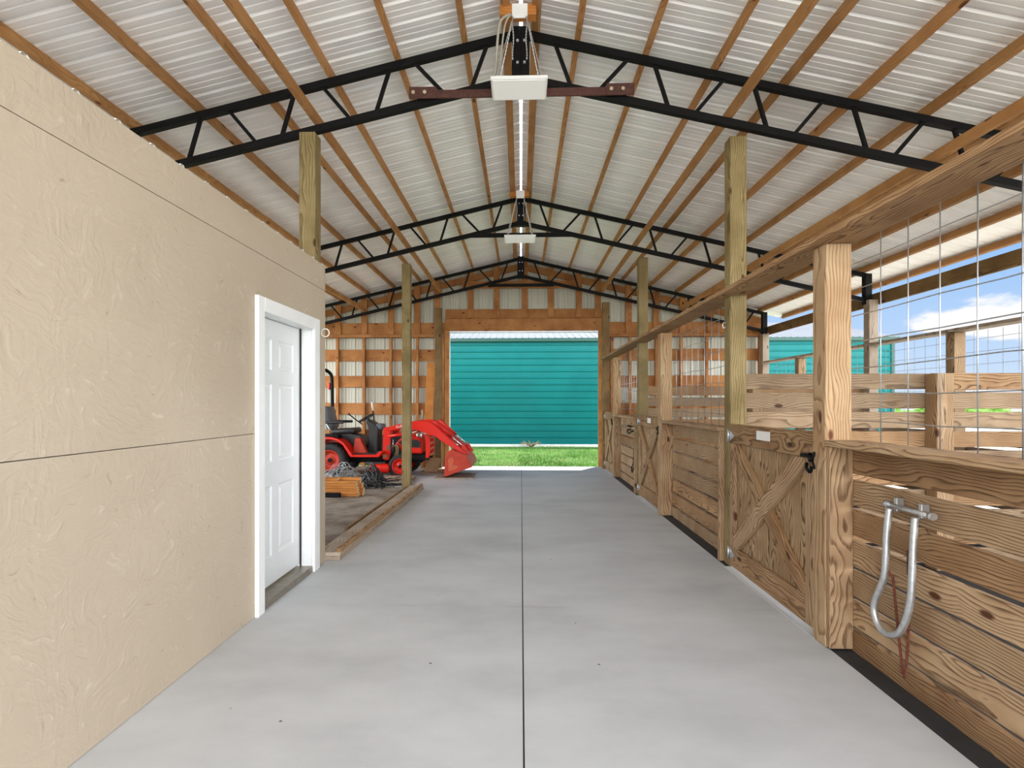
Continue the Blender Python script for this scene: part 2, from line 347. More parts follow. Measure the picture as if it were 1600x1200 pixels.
def clip_rect(poly, a0, a1, b0, b1):
    for ax, lim, s in ((0,a0,1),(0,a1,-1),(1,b0,1),(1,b1,-1)):
        out = []
        for i, p in enumerate(poly):
            q = poly[(i+1) % len(poly)]; dp = s*(p[ax]-lim); dq = s*(q[ax]-lim)
            if dp >= 0: out.append(p)
            if dp*dq < 0:
                t = dp/(dp-dq); out.append((p[0]+t*(q[0]-p[0]), p[1]+t*(q[1]-p[1])))
        poly = out
    return poly
def tealribs(s0, s1):
    out = []; s = s0
    while s < s1-.07: out += [(s,0),(s+.016,.028),(s+.040,.028),(s+.058,0)]; s += .2286
    out.append((s1,0)); return out
def ribs(s0, s1, pitch=.2286, h=.019):
    """ag-panel profile along s: list of (s, height)"""
    out = []; s = s0
    while s < s1:
        for ds, hh in ((0,0),(.012,h),(.034,h),(.046,0),(.095,0),(.101,.005),(.109,.005),(.115,0),(.160,0),(.166,.005),(.174,.005),(.180,0)):
            if s+ds < s1: out.append((s+ds, hh))
        s += pitch
    out.append((s1, 0)); return out

# ------------------------------------------------------------------ dimensions (metres)
SL = .235                                     # roof slope
YB, YF = 12.3, -2.0                           # back wall, front edge of the roof
TOPC, BOTC, HALF = 4.71, 4.32, 5.42           # truss chords at the ridge, half span
TY = (4.75, 8.57, 12.12)
DECK = lambda x: 4.835 - SL*abs(x)

# ------------------------------------------------------------------ ground and floor
g = mesh('ground', [(-90,-60,-.06),(90,-60,-.06),(90,120,-.06),(-90,120,-.06)], [(0,1,2,3)], 'lawn')
struct(g, 'green lawn around the barn', 'ground')
g = box('bounce_ground', -12, 24, -26, -2.2, -.05, -.012, 'sand', bev=0); struct(g, 'unseen pale ground added in front of the barn to bounce light', 'bounce_ground')  # bright unseen ground added to bounce sunlight into the barn
g = box('bounce_yard', -40, -5.65, -2.2, 12.3, -.05, -.02, 'track', bev=0); struct(g, 'unseen ground left of the bay, made pale to bounce light in', 'ground')  # out of view, made pale to send light into the bay
g = box('paddock', 5.7, 40, -2.2, 40, -.05, -.02, 'track', bev=0); struct(g, 'pale sandy ground beside the stalls', 'ground')
# aisle slab with a sawn joint down the middle
jx = .012
prof = [(-1.95,-.2),(-1.95,0),(jx-.004,0),(jx-.003,-.016),(jx+.003,-.016),(jx+.004,0),(1.82,0),(1.82,-.2)]
y0, y1 = -2.2, 12.34; n = len(prof)
f = [(i,i+1,n+i+1,n+i) for i in range(n-1)] + [tuple(range(n)), tuple(range(n,2*n))]
o = mesh('floor', [(x,y0,z) for x,z in prof]+[(x,y1,z) for x,z in prof], f, 'concrete')
mesh('floor_joint', [(x,y,z) for x in (jx-.0045,jx+.0045) for y in (y0,y1) for z in (-.02,-.004)], BOXF, 'rubber', o)
struct(o, 'light grey concrete aisle with a straight joint down the middle', 'floor')
o = box('floor_apron', -2.45, -1.95, 9.28, 12.34, -.1, .0, 'concrete', bev=0); struct(o, 'light concrete strip beside the loader at the back of the bay', 'floor')
o = box('floor_bay', -5.6, -1.95, 4.7, 12.34, -.1, -.004, 'bay', bev=0); struct(o, 'dusty brown floor of the open tractor bay', 'floor')
for a_, b_ in ((3.38,4.83),(7.13,8.51),(10.73,11.91)):
    o = box('floor_sill', 1.80, 1.96, a_, b_, -.1, .004, 'concrete', bev=.002, grain='y'); struct(o, 'concrete sill under a stall gate', 'floor')
o = box('floor_stall', 1.82, 5.7, -2.2, 12.34, -.1, .0, 'matrub', bev=0); struct(o, 'black rubber matting inside the stalls', 'floor')

# ------------------------------------------------------------------ roof
ceil = empty_struct('ceiling', 'corrugated bare metal roof sheets seen from below', 'roof')
for side in (-1, 1):
    xa, xb = .016*side, 5.95*side
    pr = ribs(YF, YB+.35)
    v = []; f = []
    for s, h in pr: v += [(xa, s, DECK(xa)+h), (xb, s, DECK(xb)+h)]
    for i in range(len(pr)-1): f.append((2*i, 2*i+1, 2*i+3, 2*i+2))
    mesh('roof_sheet', v, f, 'roof', ceil)
v = []; f = []
for i, y in enumerate((YF, YB+.35)):
    v += [(-.16, y, DECK(.16)+.045), (0, y, DECK(0)+.07), (.16, y, DECK(.16)+.045)]
mesh('ridge_cap', v, [(0,1,4,3),(1,2,5,4)], 'ridge', ceil)

PX = [.13,.5,1.1,1.7,2.3,2.9,3.5,4.1,4.75,5.35,5.9]
for side, sn in ((-1,'left'),(1,'right')):
    for k, x in enumerate(PX):
        if side < 0 and x > 4.5: continue
        zc = TOPC + .035 - SL*x + .0445
        up = (side*SL, 0, 1)
        o = board('roof_purlin', (side*x, YF+.05, zc), (side*x, YB+.02, zc), .064 if k == 0 else .046, .089, 'purlin', up=up, bev=.002)
        lab = ('orange-brown ridge purlin running just %s of the bright ridge line' % sn if k == 0 else
               'orange-brown roof purlin, %s out from the ridge purlin on the %s slope' % (ORD[k-1], sn))
        tag(o, lab, 'purlin', 'purlins under the roof sheets')
for side, sn in ((-1,'left'),(1,'right')):
    for x, wd in ((1.82,'inner'),(3.56,'outer')):
        zc = BOTC + .04 - SL*x + .0445
        o = board('truss_brace', (side*x, YF+.05, zc), (side*x, TY[2]+.06, zc), .04, .089, 'purlin', bev=.002)
        tag(o, 'long %s timber brace on the bottom chords of the black trusses, %s side' % (wd, sn), 'brace', 'braces across the trusses')

# ------------------------------------------------------------------ trusses
def truss(Y, lab, tie, tieh, tiem):
    t = thing('roof_truss', lab, 'truss', (0, Y, 0), 'black steel roof trusses')
    for s in (-1, 1):
        for nm, z0, h in (('top_chord', TOPC, .06), ('bottom_chord', BOTC, .062)):
            board(nm, (0, Y, z0), (s*HALF, Y, z0-SL*HALF), .062, h, 'black', t, up=(s*SL,0,1))
        tp, bt = [.30,.94,1.17,1.77,2.03,2.62,2.88,3.47,3.73,4.32,4.58,5.17], [.44,.67,1.29,1.52,2.14,2.37,2.99,3.22,3.84,4.07,4.69,4.95]
        for a, b in zip(tp, bt):
            board('web_bar', (s*a, Y, TOPC-SL*a-.02), (s*b, Y, BOTC-SL*b+.02), .03, .032, 'black', t, up=(0,1,0))
        board('end_plate', (s*(HALF-.02), Y, BOTC-SL*HALF-.06), (s*(HALF-.02), Y, TOPC-SL*HALF+.03), .10, .10, 'black', t, up=(0,1,0))
    for s in (-1, 1):
        box('ridge_plate', s*.036-.044, s*.036+.038, Y-.055+.001*s, Y+.055+.001*s, BOTC-.05, TOPC+.035, 'black', t, grain='z')
        for zz in (BOTC+.1, TOPC-.1): cyl('bolt', (s*.03, Y-.055, zz), (s*.03, Y-.07, zz), .012, 'galv', t, 8)
    box('tie_bar', -tie, tie, Y-.055, Y-.035, tieh-.035, tieh+.035, tiem, t)
    if tiem == 'rust':
        for s in (-1, 1):
            box('tie_plate', s*tie-.12, s*tie+.12, Y-.072, Y-.055, tieh-.045, tieh+.055, tiem, t)
            for dx in (-.08, .02): cyl('bolt', (s*tie+dx, Y-.072, tieh), (s*tie+dx, Y-.09, tieh), .016, 'brass', t, 8)
truss(TY[0], 'nearest black steel roof truss with a brown tie bar behind the square lamp', .86, 4.165, 'rust')
truss(TY[1], 'second black steel roof truss, halfway down the aisle above the small far lamp', .80, 4.115, 'black')
truss(TY[2], 'farthest black steel roof truss right in front of the gable wall', .74, 4.10, 'black')

# ------------------------------------------------------------------ lamps
def lamp(Y0, Y1, Z, w, lab, blockY, cable):
    t = thing('ceiling_light', lab, 'lamp', (0, (Y0+Y1)/2, Z), 'square panel lamps hung under the ridge')
    xo = -.015
    box('lamp_frame', xo-w/2, xo+w/2, Y0, Y1, Z, Z+.03, 'white', t, bev=.004)
    box('diffuser', xo-w/2+.015, xo+w/2-.015, Y0+.015, Y1-.015, Z-.004, Z+.004, 'lamp', t, bev=.001)
    zb = TOPC - .02
    box('bracket', -.075, .055, blockY-.012, blockY, zb-.08, zb+.04, 'white', t)
    for s in (-1, 1):
        for yy in (Y0+.05, Y1-.05):
            a = Vector((s*.055-.01, blockY-.012, zb-.07)); b = Vector((xo+s*(w/2-.04), yy, Z+.025)); n = 40
            pts = [a.lerp(b, i/n) for i in range(n+1)]
            tube('chain', pts, .005, 'galv', t, 6, radii=[.0065 if i % 2 else .003 for i in range(n+1)])
        a = Vector((s*.055-.01, blockY-.02, zb-.07)); n = 30
        tube('loose_chain', [a+Vector((s*.004*math.sin(i*.3), 0, -.36*i/n)) for i in range(n+1)], .005, 'galv', t, 6, radii=[.0075 if i % 2 else .003 for i in range(n+1)])
    if cable:
        tube('conduit', smoothpath([(-.09, blockY-.01, zb-.05),(-.17,blockY-.02,zb-.12),(-.20,Y0+.1,zb-.3),(-.21,Y0+.12,Z+.18),(-.235,Y0+.12,Z+.03)]), .011, 'conduit', t)
        tube('conduit', smoothpath([(-.08, blockY-.01, zb-.05),(-.13,blockY-.02,zb-.14),(-.17,Y0+.13,zb-.34),(-.20,Y0+.15,Z+.2),(-.225,Y0+.15,Z+.03)]), .008, 'conduit', t)
    o = box('mounting_block', -.175, .125, blockY, blockY+.09, zb-.075+.03, zb+.015+.03, 'lumber', grain='x')
    tag(o, 'short yellow timber block across the ridge carrying the %s' % ('near square lamp' if cable else 'far small lamp'), 'block', 'lamp mounting blocks')
lamp(4.36, 4.72-.05, 4.08, .465, 'square white panel lamp hanging on chains in front of the nearest truss', 4.42, True)
lamp(8.16, 8.5, 3.98, .48, 'small far panel lamp hanging under the second truss', 8.3, False)

# ------------------------------------------------------------------ left room wall, door
wl = empty_struct('wall_left', 'tan painted strand board wall on the left of the aisle', 'wall')
XW = -1.80
dy0, dy1, dz1 = 3.645, 4.605, 2.115
for a0, a1, z0, z1 in ((YF, dy0, 0.003, 1.242), (dy1, 4.89, .003, 1.242), (YF, dy0, 1.246, 2.478), (dy1, 4.89, 1.246, 2.478), (dy0, dy1, dz1, 2.478), (YF, 4.89, 2.482, 2.71)):
    mesh('wall_panel', [(x,y,z) for x in (XW-.018, XW) for y in (a0,a1) for z in (z0,z1)], BOXF, 'osb', wl)
mesh('backing', [(x,y,z) for x in (XW-.03, XW-.019) for y in (YF,dy0) for z in (0,2.70)], BOXF, 'rubber', wl)
mesh('end_panel', [(x,y,z) for x in (-5.5, XW-.018) for y in (4.872,4.89) for z in (.003,2.70)], BOXF, 'osb', wl)
# ribbed lid of the room
pr = ribs(YF, 4.88)
v = []; f = []
for s, h in pr: v += [(XW-.012, s, 2.712+h*.9), (-5.5, s, 2.60+h*.9)]
for i in range(len(pr)-1): f.append((2*i, 2*i+1, 2*i+3, 2*i+2))
o = mesh('ceiling_room', v, f, 'roof'); struct(o, 'ribbed metal lid on top of the tan room', 'roof')
o = box('wall_outer', -5.56, -5.5, YF, 4.89, 0, 2.95, 'cream', bev=0); struct(o, 'cream metal outer wall on the far left', 'wall')

d = empty_struct('door_1', 'white six panel door in the tan wall', 'door')
xl = -1.905                                    # face of the leaf
def door_leaf():
    ys = [3.66, 3.775, 4.055, 4.165, 4.445, 4.57]; zs = [.07, .28, .82, 1.00, 1.60, 1.70, 1.94, 2.085]
    v = []; f = []; idx = {}
    def P(x,y,z):
        k = (round(x,4),round(y,4),round(z,4))
        if k not in idx: idx[k] = len(v); v.append((x,y,z))
        return idx[k]
    for i in range(5):
        for j in range(7):
            a,b,c_,e = ys[i],ys[i+1],zs[j],zs[j+1]
            if i in (1,3) and j in (1,3,5):
                q = [(0,0),(.012,-.010),(.030,-.010),(.048,-.003)]
                for k in range(3):
                    (o1,x1),(o2,x2) = q[k],q[k+1]
                    A = [(a+o1,c_+o1),(b-o1,c_+o1),(b-o1,e-o1),(a+o1,e-o1)]; B = [(a+o2,c_+o2),(b-o2,c_+o2),(b-o2,e-o2),(a+o2,e-o2)]
                    for t in range(4):
                        u = (t+1)%4; f.append((P(xl+x1,*A[t]),P(xl+x1,*A[u]),P(xl+x2,*B[u]),P(xl+x2,*B[t])))
                o2,x2 = q[3]; f.append((P(xl+x2,a+o2,c_+o2),P(xl+x2,b-o2,c_+o2),P(xl+x2,b-o2,e-o2),P(xl+x2,a+o2,e-o2)))
            else: f.append((P(xl,a,c_),P(xl,b,c_),P(xl,b,e),P(xl,a,e)))
    return mesh('door_leaf', v, f, 'door', d)
door_leaf()
for a0, a1 in ((3.60, 3.655), (4.578, 4.63)):
    box('door_jamb', -1.955, XW+.002, a0, a1, .0, 2.16, 'white', d, grain='z')
box('door_head', -1.955, XW+.002, 3.655, 4.578, 2.09, 2.16, 'white', d, grain='y')
box('door_stop', xl+.002, xl+.014, 4.565, 4.578, .05, 2.09, 'rubber', d, grain='z', bev=.001)
for a0, a1 in ((3.575, 3.668), (4.566, 4.685)):
    box('door_trim', XW+.001, XW+.030, a0, a1, .0, 2.185, 'white', d, grain='z', bev=.004)
box('door_trim', XW+.001, XW+.030, 3.668, 4.566, 2.085, 2.185, 'white', d, grain='y', bev=.004)
box('door_sill', -1.95, XW+.012, 3.655, 4.578, .0, .05, 'alu', d, grain='y', bev=.006)
o = tube('metal_ring', [(XW+.034+.036*math.cos(a*math.pi/8), 4.80, 2.085+.036*math.sin(a*math.pi/8)) for a in range(16)], .0055, 'label', None, 8, True)
o2 = o; tag(o, 'small metal ring fixed to the corner of the tan wall beside the white door', 'ring')
cyl('eye_screw', (XW-.010, 4.80, 2.11), (XW+.022, 4.80, 2.11), .006, 'galv', o)

# ------------------------------------------------------------------ back wall
wb = empty_struct('wall_back', 'gable wall with orange-brown framing and cream metal sheets around the opening', 'wall')
OX0, OX1, OZ = -1.66, 1.80, 3.095
def wall_sheet(name, xa, xb, zlo, zhi):
    pr = ribs(xa, xb); v = []; f = []
    for s, h in pr: v += [(s, YB+.145-h, zlo), (s, YB+.145-h, zhi(s))]
    for i in range(len(pr)-1): f.append((2*i, 2*i+1, 2*i+3, 2*i+2))
    mesh(name, v, f, 'cream', wb)
wall_sheet('wall_sheet', -5.5, OX0-.02, 0, lambda s: DECK(s)); wall_sheet('wall_sheet', OX1+.02, 5.5, 0, lambda s: DECK(s)); wall_sheet('wall_sheet', OX0-.02, OX1+.02, OZ+.03, lambda s: DECK(s))
GY0, GY1 = YB+.085, YB+.123                      # girts behind the studs
for xa, xb in ((-5.5, OX0-.09), (OX1+.09, 5.5)):
    for zc in (.43-.0, 1.32, 1.95, 2.56):
        zc = {.43: .70}.get(zc, zc)
        box('wall_girt', xa, xb, GY0, GY1, zc-.135, zc+.135, 'frame', wb)
    box('wall_girt', xa, xb, GY0, GY1, .03, .25, 'frame', wb)
    box('wall_band', xa, xb, GY0, GY1, 3.02, 3.31, 'frame', wb)
    box('wall_plate', xa, xb, YB-.06, YB+.084, 2.96, 3.03, 'frame', wb)
for x in (-4.86,-4.25,-3.632,-3.007,-2.39,-1.79, 2.07,2.486,3.077,3.64,4.21,4.854,5.4):
    box('wall_stud', x-.03, x+.03, YB-.0, YB+.084, 0, 2.96, 'frame', wb, grain='z')
for x in (-4.86,-4.244,-3.632,-3.007,-2.392,-1.93,-1.159,-.557,.088,.686,1.327,1.762,2.457,3.077,3.681,4.3,4.9):
    z0 = 3.42 if OX0-.1 < x < OX1+.05 else 3.03
    zt = DECK(abs(x))-.10
    if zt > z0: box('gable_stud', x-.068, x+.068, YB+.045, YB+.083, z0, zt, 'frame', wb, grain='z')
box('opening_header', -1.75, 1.93, YB-.0, YB+.045, OZ+.01, 3.385, 'frame', wb)
box('gable_band', -1.75, 1.93, GY0, GY1, 3.40, 3.62, 'frame', wb)
for s in (-1, 1):
    board('gable_rafter', (0, YB+.10, DECK(0)-.235), (s*5.45, YB+.10, DECK(5.45)-.235), .035, .15, 'frame', wb, up=(s*SL,0,1))
box('gable_collar', -1.35, 1.35, YB+.0, YB+.035, 4.08, 4.25, 'frame', wb)
for x0, x1 in ((OX0-.06, OX0), (OX1, OX1+.06)):
    box('opening_jamb', x0-.03, x1, YB-.02, YB+.12, 0, OZ+.02, 'frame', wb, grain='z')
for x0, x1 in ((OX0, OX0+.018), (OX1-.018, OX1)):
    box('opening_trim', x0, x1, YB+.10, YB+.165, 0, OZ, 'white', wb, grain='z', bev=.002)
box('opening_trim', OX0, OX1, YB+.10, YB+.165, OZ-.018, OZ, 'white', wb, bev=.002)

# ------------------------------------------------------------------ tall posts
def post(x0, y0, z1, m, lab, cap=.145, d_=.14, z0=0, name='timber_post'):
    o = box(name, x0, x0+cap, y0, y0+d_, z0, z1, m, grain='z', bev=.006)
    tag(o, lab, 'post', 'timber posts'); return o
post(-1.965, 4.70, 3.855, 'greenpost', 'greenish treated post rising behind the top corner of the tan wall', z0=.0)
post(-2.03, 9.1, 3.827, 'greenpost', 'greenish treated post standing alone in the bay in front of the tractor')
post(-1.90, 11.8, 3.555, 'darkpost', 'brown post at the left side of the far opening')
post(1.852, 4.82, 3.818, 'greenpost', 'tall greenish post between the nearest gate and the middle stall panel')
post(1.85, 8.5, 3.74, 'greenpost', 'tall greenish post between the middle gate and the farthest stall panel')
post(1.80, 11.9, 3.677, 'darkpost', 'brown post at the right side of the far opening', .15)
post(1.806, 3.25, 2.40, 'post', 'thick pale post at the near end of the nearest gate under the top rail', .155)
post(1.80, 7.0, 2.358, 'post', 'pale post at the near end of the middle gate under the top rail', .15)
post(1.82, 10.6, 2.345, 'post', 'pale post at the near end of the farthest gate under the top rail', .14)

# ------------------------------------------------------------------ stall front
RT = 2.4
def rail(y0, y1, notches, lab, xin=1.745, xout=1.985):
    """flat top rail, notched round the tall posts"""
    z0, z1 = [(2.402,2.44),(2.402,2.44)][0]
    out = [(xin,y0),(xin,y1)]
    pts = [(xin,y0)] + [(xin,y1)]
    far, near = [], []
    e0 = notches.get('near'); e1 = notches.get('far')
    p = [(xin,y0),(xin,y1)]
    if e1: p += [(e1[0],y1),(e1[0],e1[1]),(xout,e1[1])]
    else: p += [(xout,y1)]
    if e0: p += [(xout,e0[1]),(e0[0],e0[1]),(e0[0],y0)]
    else: p += [(xout,y0)]
    F = Matrix(((0,1,0,xin),(1,0,0,y0),(0,0,1,z0),(0,0,0,1)))     # local x runs along the aisle
    q = [(yy-y0, xx-xin) for xx, yy in p]; n = len(q)
    v = [(a,b,0) for a,b in q]+[(a,b,z1-z0) for a,b in q]
    f = [tuple(range(n)), tuple(range(n,2*n))]+[(i,(i+1)%n,n+(i+1)%n,n+i) for i in range(n)]
    o = mesh('top_rail', v, f, 'pinewarm', None, F, bev=.003)
    return tag(o, lab, 'rail', 'flat rails along the stall fronts')
rail(.9, 4.955, {'far': (1.846, 4.812)}, 'flat timber rail above the nearest gate and wire, ending at the tall post')
rail(4.962, 8.63, {'near': (1.846, 4.97), 'far': (1.844, 8.494)}, 'flat timber rail above the middle panel and gate between the two tall posts')
rail(8.637, 11.88, {'near': (1.844, 8.648)}, 'flat timber rail above the farthest panel and gate, its end near the opening', xout=1.98)

def stall_panel(y0, y1, lab, nail, n_shift):
    t = thing('stall_barrier', lab, 'panel', (1.95, (y0+y1)/2, 0), 'boarded panels along the stall fronts')
    zs = [1.115, .925, .75, .57, .395, .22, .045]
    for k, z in enumerate(zs):
        h = .15
        if k == 0: z, h = 1.115, .155
        o = box('panel_board', 1.945, 1.981, y0, y1, z-h/2, z+h/2, R.choice(['pine','pinewarm']), t, grain='y', bev=.004)
    box('panel_cap', 1.797, 1.99, y0+.001, y1-.001, 1.196, 1.232, 'pine', t, grain='y', bev=.004)
    for yy in nail: box('panel_cleat', 1.808, 1.944, yy, yy+.038, .01, 1.195, 'pine', t, grain='z', bev=.004)
    return t
def wires(y0, y1, x, lab, start, step=-.208, zt=2.398, zb=1.234, group='galvanised wire grids above the boards', dia=.0029):
    t = thing('wire_grid', lab, 'wire grid', (x, (y0+y1)/2, zb), group)
    y = start
    while y0 < y < y1:
        tube('vertical_wire', [(x, y, zb), (x, y+.002, (zb+zt)/2), (x, y, zt)], dia, 'wire', t, 6); y += step
    z = 1.347; r = random.Random(int(y0*10))
    while z < zt:
        k = 7; tube('horizontal_wire', [(x-.0055+r.uniform(-.001,.001), y0+(y1-y0)*i/k, z+(r.uniform(-.006,.006) if 0 < i < k else 0)) for i in range(k+1)], dia, 'wire', t, 6); z += .154
stall_panel(.9, 3.247, 'nearest boarded stall panel with the steel saddle rack, right foreground', [3.207], 0)
stall_panel(4.967, 6.997, 'middle boarded stall panel between the tall post and the middle gate', [4.969, 6.957], 0)
stall_panel(8.643, 10.597, 'farthest boarded stall panel with the black bridle rack', [8.645, 10.557], 0)
wires(.9, 3.245, 1.965, 'wire grid above the nearest stall panel with blue sky behind it', 3.0)
wires(4.97, 6.99, 1.965, 'wire grid above the middle stall panel', 6.86)
wires(8.65, 10.59, 1.965, 'wire grid above the farthest stall panel', 10.45)

def gate(y0, y1, lab, tall):
    """near edge y0 (latch), far edge y1 (hinges)"""
    y0 += .012; y1 -= .012; w = y1-y0; X = 1.845
    t = thing('stall_gate', lab, 'gate', (X, (y0+y1)/2, 0), 'cross braced gates along the stall fronts')
    T = lambda a, z, dx=0: (X+dx, y0+a, z)
    nx = (1,0,0)
    slab('plywood_panel', [T(.02,.05,.026),T(w-.02,.05,.026),T(w-.02,1.25,.026),T(.02,1.25,.026)], nx, .014, (0,0,1), 'ply', t)
    slab('gate_stile', [T(0,.025),T(.15,.025),T(.15,1.10),T(0,1.27)], nx, .025, (0,0,1), 'pine', t)
    slab('gate_stile', [T(w-.10,.202),T(w,.202),T(w,1.098),T(w-.10,1.098)], nx, .025, (0,0,1), 'pine', t)
    slab('top_rail_board', [T(.153,1.10),T(w,1.10),T(w,1.27),T(.004,1.27)], nx, .025, (0,1,0), 'pinewarm', t)
    slab('bottom_rail_board', [T(.152,.025),T(w,.025),T(w,.20),T(.152,.20)], nx, .025, (0,1,0), 'pinewarm', t)
    a0, a1, b0, b1 = .153, w-.103, .204, 1.097
    def strip(p, q, wd):
        p = Vector(p); q = Vector(q); dd = (q-p).normalized(); nn = Vector((-dd.y, dd.x))*wd/2; e = dd*.3
        return [tuple(p-e-nn), tuple(q+e-nn), tuple(q+e+nn), tuple(p-e+nn)], dd
    S1, d1 = strip((a1-.02, b0+.03), (a0+.0, b1+.02), .125)
    P1 = clip_rect(S1, a0, a1, b0, b1)
    slab('gate_brace', [T(a,z,-.012) for a, z in P1], nx, .037, (0, d1.x, d1.y), 'pine', t)
    S2, d2 = strip((a0+.02, b0+.03), (a1-.02, b1-.03), .11); P2 = clip_rect(S2, a0, a1, b0, b1)
    c0 = Vector((a1-.02, b0+.03)); n1 = Vector((-d1.y, d1.x))
    for sgn in (1, -1):                                      # the second brace is cut in two at the crossing
        out = []
        for i, p in enumerate(P2):
            q = P2[(i+1) % len(P2)]
            h = lambda r_: sgn*((Vector(r_)-c0).dot(n1))-.064
            if h(p) >= 0: out.append(p)
            if h(p)*h(q) < 0:
                k = h(p)/(h(p)-h(q)); out.append((p[0]+k*(q[0]-p[0]), p[1]+k*(q[1]-p[1])))
        if len(out) > 2: slab('gate_brace', [T(a,z,-.012) for a, z in out], nx, .037, (0, d2.x, d2.y), 'pinewarm', t)
    for zc in (1.165, .13):
        h = cyl('hinge', T(w+.006, zc-.055, -.012), T(w+.006, zc+.055, -.012), .009, 'galv', t, 10)
        slab('hinge_plate', [T(w, zc-.05,-.004),T(w,zc+.05,-.004),T(w-.05,zc+.03,-.004),T(w-.11,zc,-.004),T(w-.05,zc-.03,-.004)], nx, .004, (0,1,0), 'galv', h, bev=0)
    l = slab('latch', [T(.02,1.075,-.008),T(.10,1.075,-.008),T(.10,1.135,-.008),T(.02,1.135,-.008)], nx, .008, (0,1,0), 'black', t)
    tube('latch_bar', smoothpath([T(.155,1.115,-.02),T(.11,1.118,-.024),T(.04,1.112,-.034),T(-.035,1.10,-.055)]), .012, 'black', l)
    tube('latch_catch', smoothpath([T(.105,1.065,-.012),T(.085,1.04,-.026),T(.055,1.015,-.02),T(.04,1.05,-.016)]), .010, 'black', l)
    for dz in (1, -1): tube('latch_hook', smoothpath([T(-.025,1.10,-.052),T(-.045,1.10+dz*.014,-.056),T(-.06,1.10+dz*.035,-.056),T(-.055,1.10+dz*.05,-.052)]), .007, 'black', l)
    return t, T, w
t, T, w = gate(3.39, 4.82, 'nearest cross braced stall gate with a white plate and a black latch', 1)
slab('name_plate', [T(4.045-3.402,1.165,-.003),T(4.27-3.402,1.165,-.003),T(4.27-3.402,1.235,-.003),T(4.045-3.402,1.235,-.003)], (1,0,0), .003, (0,1,0), 'label', t, bev=.0)
t, T, w = gate(7.14, 8.5, 'middle cross braced stall gate between the pale post and the second tall post', 1)
slab('name_plate', [T(.55,1.165,-.003),T(.75,1.165,-.003),T(.75,1.235,-.003),T(.55,1.235,-.003)], (1,0,0), .003, (0,1,0), 'label', t, bev=.0)
gate(10.74, 11.9, 'farthest cross braced stall gate beside the bright opening', 1)

# ------------------------------------------------------------------ things on the stall fronts
t = thing('saddle_rack', 'folded down galvanised steel saddle rack on the nearest stall panel', 'saddle rack', (1.9, 2.72, .92))
cyl('pivot_pipe', (1.905, 2.86, .925), (1.905, 2.555, .925), .0125, 'galv', t)
for yy in (2.80, 2.63):
    box('mount', 1.905, 1.944, yy-.012, yy+.012, .90, .97, 'galv', t)
for yy in (2.86, 2.555):
    cyl('end_cap', (1.905, yy-.012, .925), (1.905, yy+.012, .925), .018, 'galv', t)
tube('rack_loop', smoothpath([(1.88,2.805,.915),(1.872,2.812,.80),(1.868,2.822,.58),(1.866,2.85,.50),(1.865,2.893,.41),(1.865,2.90,.345),(1.865,2.86,.285),(1.865,2.79,.275),(1.865,2.72,.31),(1.866,2.67,.39),(1.868,2.64,.50),(1.87,2.632,.62),(1.874,2.628,.80),(1.88,2.625,.905)], 5), .0165, 'galv', t, 12)
tube('rust_rod', smoothpath([(1.872,2.824,.60),(1.885,2.80,.575),(1.89,2.792,.55),(1.90,2.775,.33),(1.91,2.755,.12),(1.912,2.748,.097),(1.91,2.735,.10),(1.90,2.70,.30),(1.89,2.68,.53),(1.88,2.668,.555)], 5), .006, 'rod', t, 8)
box('stay', 1.915, 1.944, 2.722, 2.735, .60, .72, 'rust', t)
t = thing('bridle_rack', 'black bridle rack with a long hanging loop on the farthest stall panel', 'rack', (1.9, 9.2, 1.0))
tube('hook_bar', smoothpath([(1.94,9.55,.98),(1.88,9.55,.98),(1.87,9.45,.93),(1.87,9.35,.93),(1.88,9.2,.97),(1.94,9.2,.98)]), .012, 'black', t)
tube('hook_bar', smoothpath([(1.94,9.55,1.05),(1.87,9.52,1.06),(1.87,9.3,1.05),(1.94,9.2,1.05)]), .010, 'black', t)
tube('hanging_loop', smoothpath([(1.89,8.98,.93),(1.885,9.0,.70),(1.885,9.02,.45),(1.88,9.08,.34),(1.88,9.17,.28),(1.88,9.2,.36),(1.885,9.08,.45),(1.885,9.04,.70),(1.89,9.0,.93)]), .009, 'black', t)
o = tube('tie_hook', smoothpath([(1.944,5.12,1.02),(1.90,5.12,1.02),(1.88,5.12,.98),(1.885,5.12,.93),(1.905,5.12,.92)]), .006, 'galv', None)
tag(o, 'small steel hook on the middle stall panel beside the tall post', 'hook')
o = tube('tie_hook', smoothpath([(1.851,4.90,2.17),(1.825,4.90,2.175),(1.815,4.90,2.15),(1.825,4.90,2.125),(1.838,4.90,2.135)]), .0045, 'galv', None)
tag(o, 'steel tie hook on the tall greenish post beside the middle wire grid', 'hook')
o = tube('tie_hook', smoothpath([(-1.886,9.17,2.03),(-1.86,9.17,2.035),(-1.845,9.17,2.0),(-1.855,9.17,1.965),(-1.872,9.17,1.975)]), .006, 'galv', None)
tag(o, 'small steel hook on the lone bay post in front of the tractor', 'hook')

